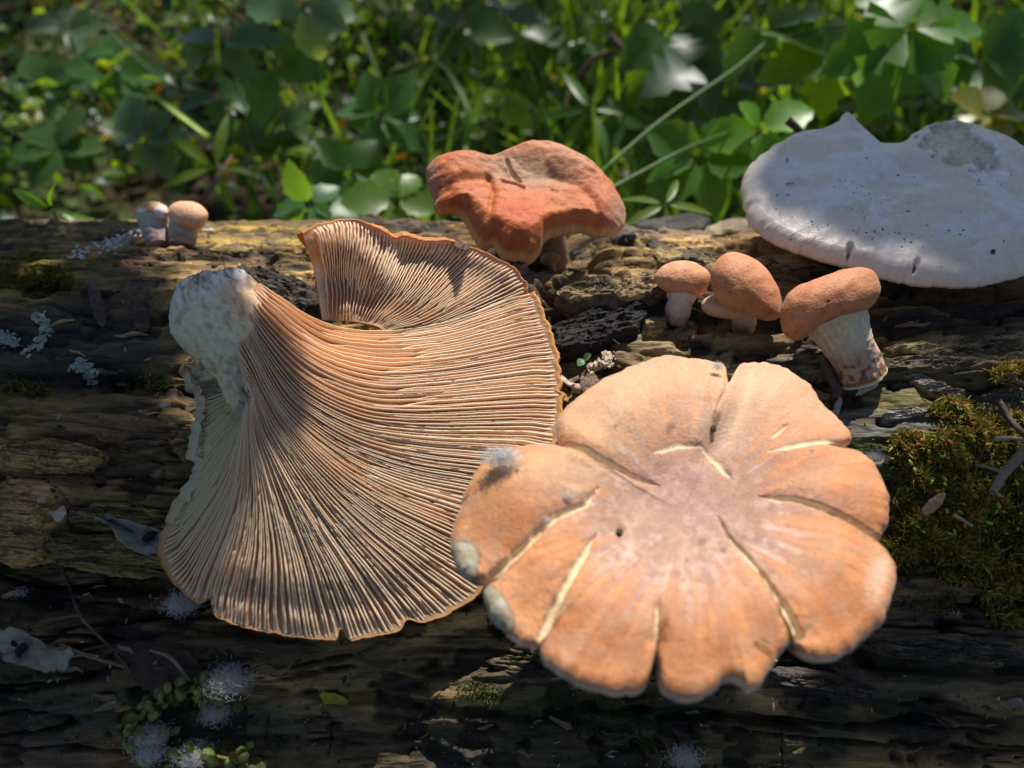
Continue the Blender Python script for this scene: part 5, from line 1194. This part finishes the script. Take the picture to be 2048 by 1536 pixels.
# crumbs on the broad cap
for lab, px, py, s in (('dark crumb of soil left of centre on the broad cap', 1238, 1066, .10), ('green brown crumb in the fold of the broad cap', 1425, 858, .10), ('small brown round seed on the pale cap near its right rim', 1985, 505, .09), ('brown snail-like crumb beside the cut stem', 1772, 740, .09)):
    p, nr = hit(px, py); V, Fc, cm = ball(10, 7, 1, .7, .6); V = V*(1+.25*(rng.random((len(V), 1))-.5))
    o = add_mesh('crumb', V, Fc, m_crumb, None, col=np.array([(.09, .055, .03)]*len(V)), label=lab, cat='crumb'); o.matrix_world = Matrix([list(r) for r in frames((p+nr*.04)[None], nr[None], np.array([1.2]), np.array([s]))[0]])
for lab, px, py, yaw, L in (('dry straw bit lying on the orange cap', 1110, 382, -.5, .16), ('dark straw on the left of the pale cap', 1574, 322, 1.4, .22), ('short straw lower on the left of the pale cap', 1577, 370, .05, .18), ('green needle near the front of the pale cap', 1625, 482, .8, .16), ('brown needle on the front lobe of the broad cap', 1525, 1295, -.5, .2)):
    p, nr = hit(px, py); d = RGT*math.cos(yaw)+UPV*math.sin(yaw); d = d-nr*(d @ nr); tube('straw', [p-d*L+nr*.03, p+nr*.06, p+d*L+nr*.03], (.016, .02, .012), m_twig, None, col=(.08, .06, .03) if 'dark' in lab or 'brown' in lab else (.3, .26, .1), seg=6, label=lab, cat='straw')

# ------------------------------------------------------------------ unseen leaf cover added overhead, placed to throw the wanted shade
def shade_canopy():
    tr = empty('shade_tree', 'unseen leafy branches added above the log to cast its shade', 'shade_tree')
    T0 = np.array([-190, 150, -20.]); tube('shade_trunk', [T0, T0+np.array([-2, 4, 120]), T0+np.array([-6, 2, 300])], (16, 13, 10), m_bark, tr, seg=18)
    pts, tgt = [], []
    def inpoly(p, poly):
        x, y = p[:, 0], p[:, 1]; r_ = np.zeros(len(p), bool); n = len(poly)
        for i in range(n):
            (x1, y1), (x2, y2) = poly[i], poly[(i+1) % n]
            r_ ^= ((y1 > y) != (y2 > y)) & (x < (x2-x1)*(y-y1)/((y2-y1) or 1e-9)+x1)
        return r_
    fo = np.array(front_out, float)
    lit = np.array([(500,540),(1140,560),(1150,900),(1150,1200),(930,1165),(780,1225),(662,1225),(567,1205),(500,1190),(400,1200),(395,1150),(480,1062),(560,1000),(585,960),(560,910),(400,790),(330,640),(340,520)], float)
    glog = lambda q: on_log(q[:, 0], np.maximum(q[:, 1], 462)); gpl = lambda q: on_plane(q[:, 0], q[:, 1], GP0+GN*.6, GN)
    def shade(poly, surfn, n, size, dist, frac=1.0, inset=0):
        poly = np.array(poly, float); lo, hi = poly.min(0), poly.max(0)
        q = rng.uniform(lo, hi, (n*3, 2)); q = q[inpoly(q, poly)]; dd_, _, _ = seg_dist(q[:, 0], q[:, 1], [tuple(v) for v in np.r_[poly, poly[:1]]]); q = q[dd_ > inset][:n]; q = q[rng.random(len(q)) < frac]
        P = surfn(q); Pc = P+SUN*((20.0-P[:, 2])/SUN[2])[:, None]; uc, vc = proj(Pc); ok = ~(inpoly(np.stack([uc, vc], 1), fo) & (Pc[:, 2] > P[:, 2]+.1))
        if surfn is not gpl:
            tg = ((GP0-P) @ GN + .7)/(SUN @ GN); Pg = P+SUN*tg[:, None]; ug, vg = proj(Pg); dl, _, _ = seg_dist(ug, vg, [tuple(v) for v in np.r_[lit, lit[:1]]])
            ok &= ~((tg > 0) & (inpoly(np.stack([ug, vg], 1), lit) | (dl < size*45)))
        P = P[ok]; d = rng.uniform(dist[0], dist[1], len(P))[:, None]
        for p, dd_ in zip(P, d): pts.append(p+SUN*dd_); tgt.append(size*rng.uniform(.8, 1.25))
    wpl = lambda q: on_plane(q[:, 0], q[:, 1], WHITE_P0, WHITE_N/np.linalg.norm(WHITE_N))
    shade([(-400,520),(240,530),(330,560),(330,1000),(300,1300),(-400,1500)], glog, 900, 2.0, (70, 110), inset=60)
    shade([(300,560),(350,680),(430,810),(520,890),(600,935),(592,990),(560,1020),(500,1062),(450,1110),(410,1160),(380,1240),(320,1240),(320,900),(330,700)], gpl, 600, 1.0, (55, 75), inset=70)
    shade([(200,520),(300,560),(350,680),(430,810),(520,890),(600,935),(592,990),(560,1020),(500,1062),(450,1110),(410,1160),(380,1240),(200,1300)], gpl, 1800, .42, (50, 60), inset=24)
    shade([(-300,440),(230,450),(260,520),(-300,520)], glog, 160, 1.6, (60, 90), .8)
    shade([(1600,262),(2250,240),(2250,560),(1960,560),(1700,500),(1560,440),(1520,350)], wpl, 210, 1.6, (150, 200), 1)
    shade([(420,1195),(560,1200),(680,1235),(800,1235),(930,1170),(930,1230),(700,1330),(400,1300)], gpl, 420, .4, (50, 60), inset=10)
    shade([(380,1330),(1000,1330),(1300,1400),(1790,1330),(1830,1260),(2200,1270),(2300,1600),(380,1600)], glog, 700, 2.0, (80, 110))
    P = np.array(pts); tgt = np.array(tgt)
    def lands(P_, s_, px_cm):
        Pc = P_-SUN*((P_[:, 2]-20)/SUN[2])[:, None]; u_, v_ = proj(Pc); d_, _, _ = seg_dist(u_, v_, [tuple(v) for v in np.r_[fo, fo[:1]]])
        return inpoly(np.stack([u_, v_], 1), fo) | (d_ < s_*px_cm)
    k_ = ~lands(P, tgt, 75); P = P[k_]; tgt = tgt[k_]; n = len(P)
    Z = SUN+rng.normal(0, .3, (n, 3)); sz = np.array(tgt)*1.5
    tm = [LT['ovate'], LT['round']]
    tm = [(t[0]-np.array([.5, 0, 0]), t[1], t[2]) for t in tm]
    # wider added leaf cover to dapple the undergrowth, leaving the log free
    m_ = 9000; gx = rng.uniform(-260, 260, m_); gy = rng.uniform(-60, 330, m_); dens = fbm(gx*.035, gy*.035, 3, 99)
    keep = (dens+rng.random(m_)*.22 > .49) & ~((np.abs(gx) < 34) & (gy > -45) & (gy < 17)); gx, gy = gx[keep], gy[keep]
    hh = rng.uniform(150, 260, len(gx)); Q = np.stack([gx, gy, np.full(len(gx), 0.)], 1)+SUN[None]*(hh/SUN[2])[:, None]
    Zq = np.array([[0, 0, 1.]])+rng.normal(0, .4, (len(Q), 3)); P2 = np.concatenate([P, Q]); Z2 = np.concatenate([Z, Zq]); s2 = np.r_[sz, rng.uniform(5, 10, len(Q))]
    Mx = frames(P2, Z2, rng.uniform(0, 6.28, len(P2)), s2, (1, 1.25, 1))
    scatter('shade_leaves', tm, [(i % 2, Mx[i]) for i in range(len(P2))], np.ones((len(P2), 3)), m_shade_leaf, tr, kind='stuff')
    # boughs added to carry the shading leaves
    left = P[P[:, 0]-SUN[0]*(P[:, 2]-18)/SUN[2] < -15]; far = Q[(Q[:, 0] < -70)]
    for k in range(6):
        a = left[int(rng.integers(0, len(left)))] if k < 3 else far[int(rng.integers(0, len(far)))]
        b = T0+np.array([-4, 3, 150+15*k]); tube('shade_bough', [b, (a+b)/2+np.array([0, 0, 12.]), a], (3.2, 1.6, .25), m_bark, tr, seg=9)
shade_canopy()
print('gills', NG[0], 'tris', sum(len(o.data.loops)-2*len(o.data.polygons) for o in S.objects if o.type == 'MESH'))
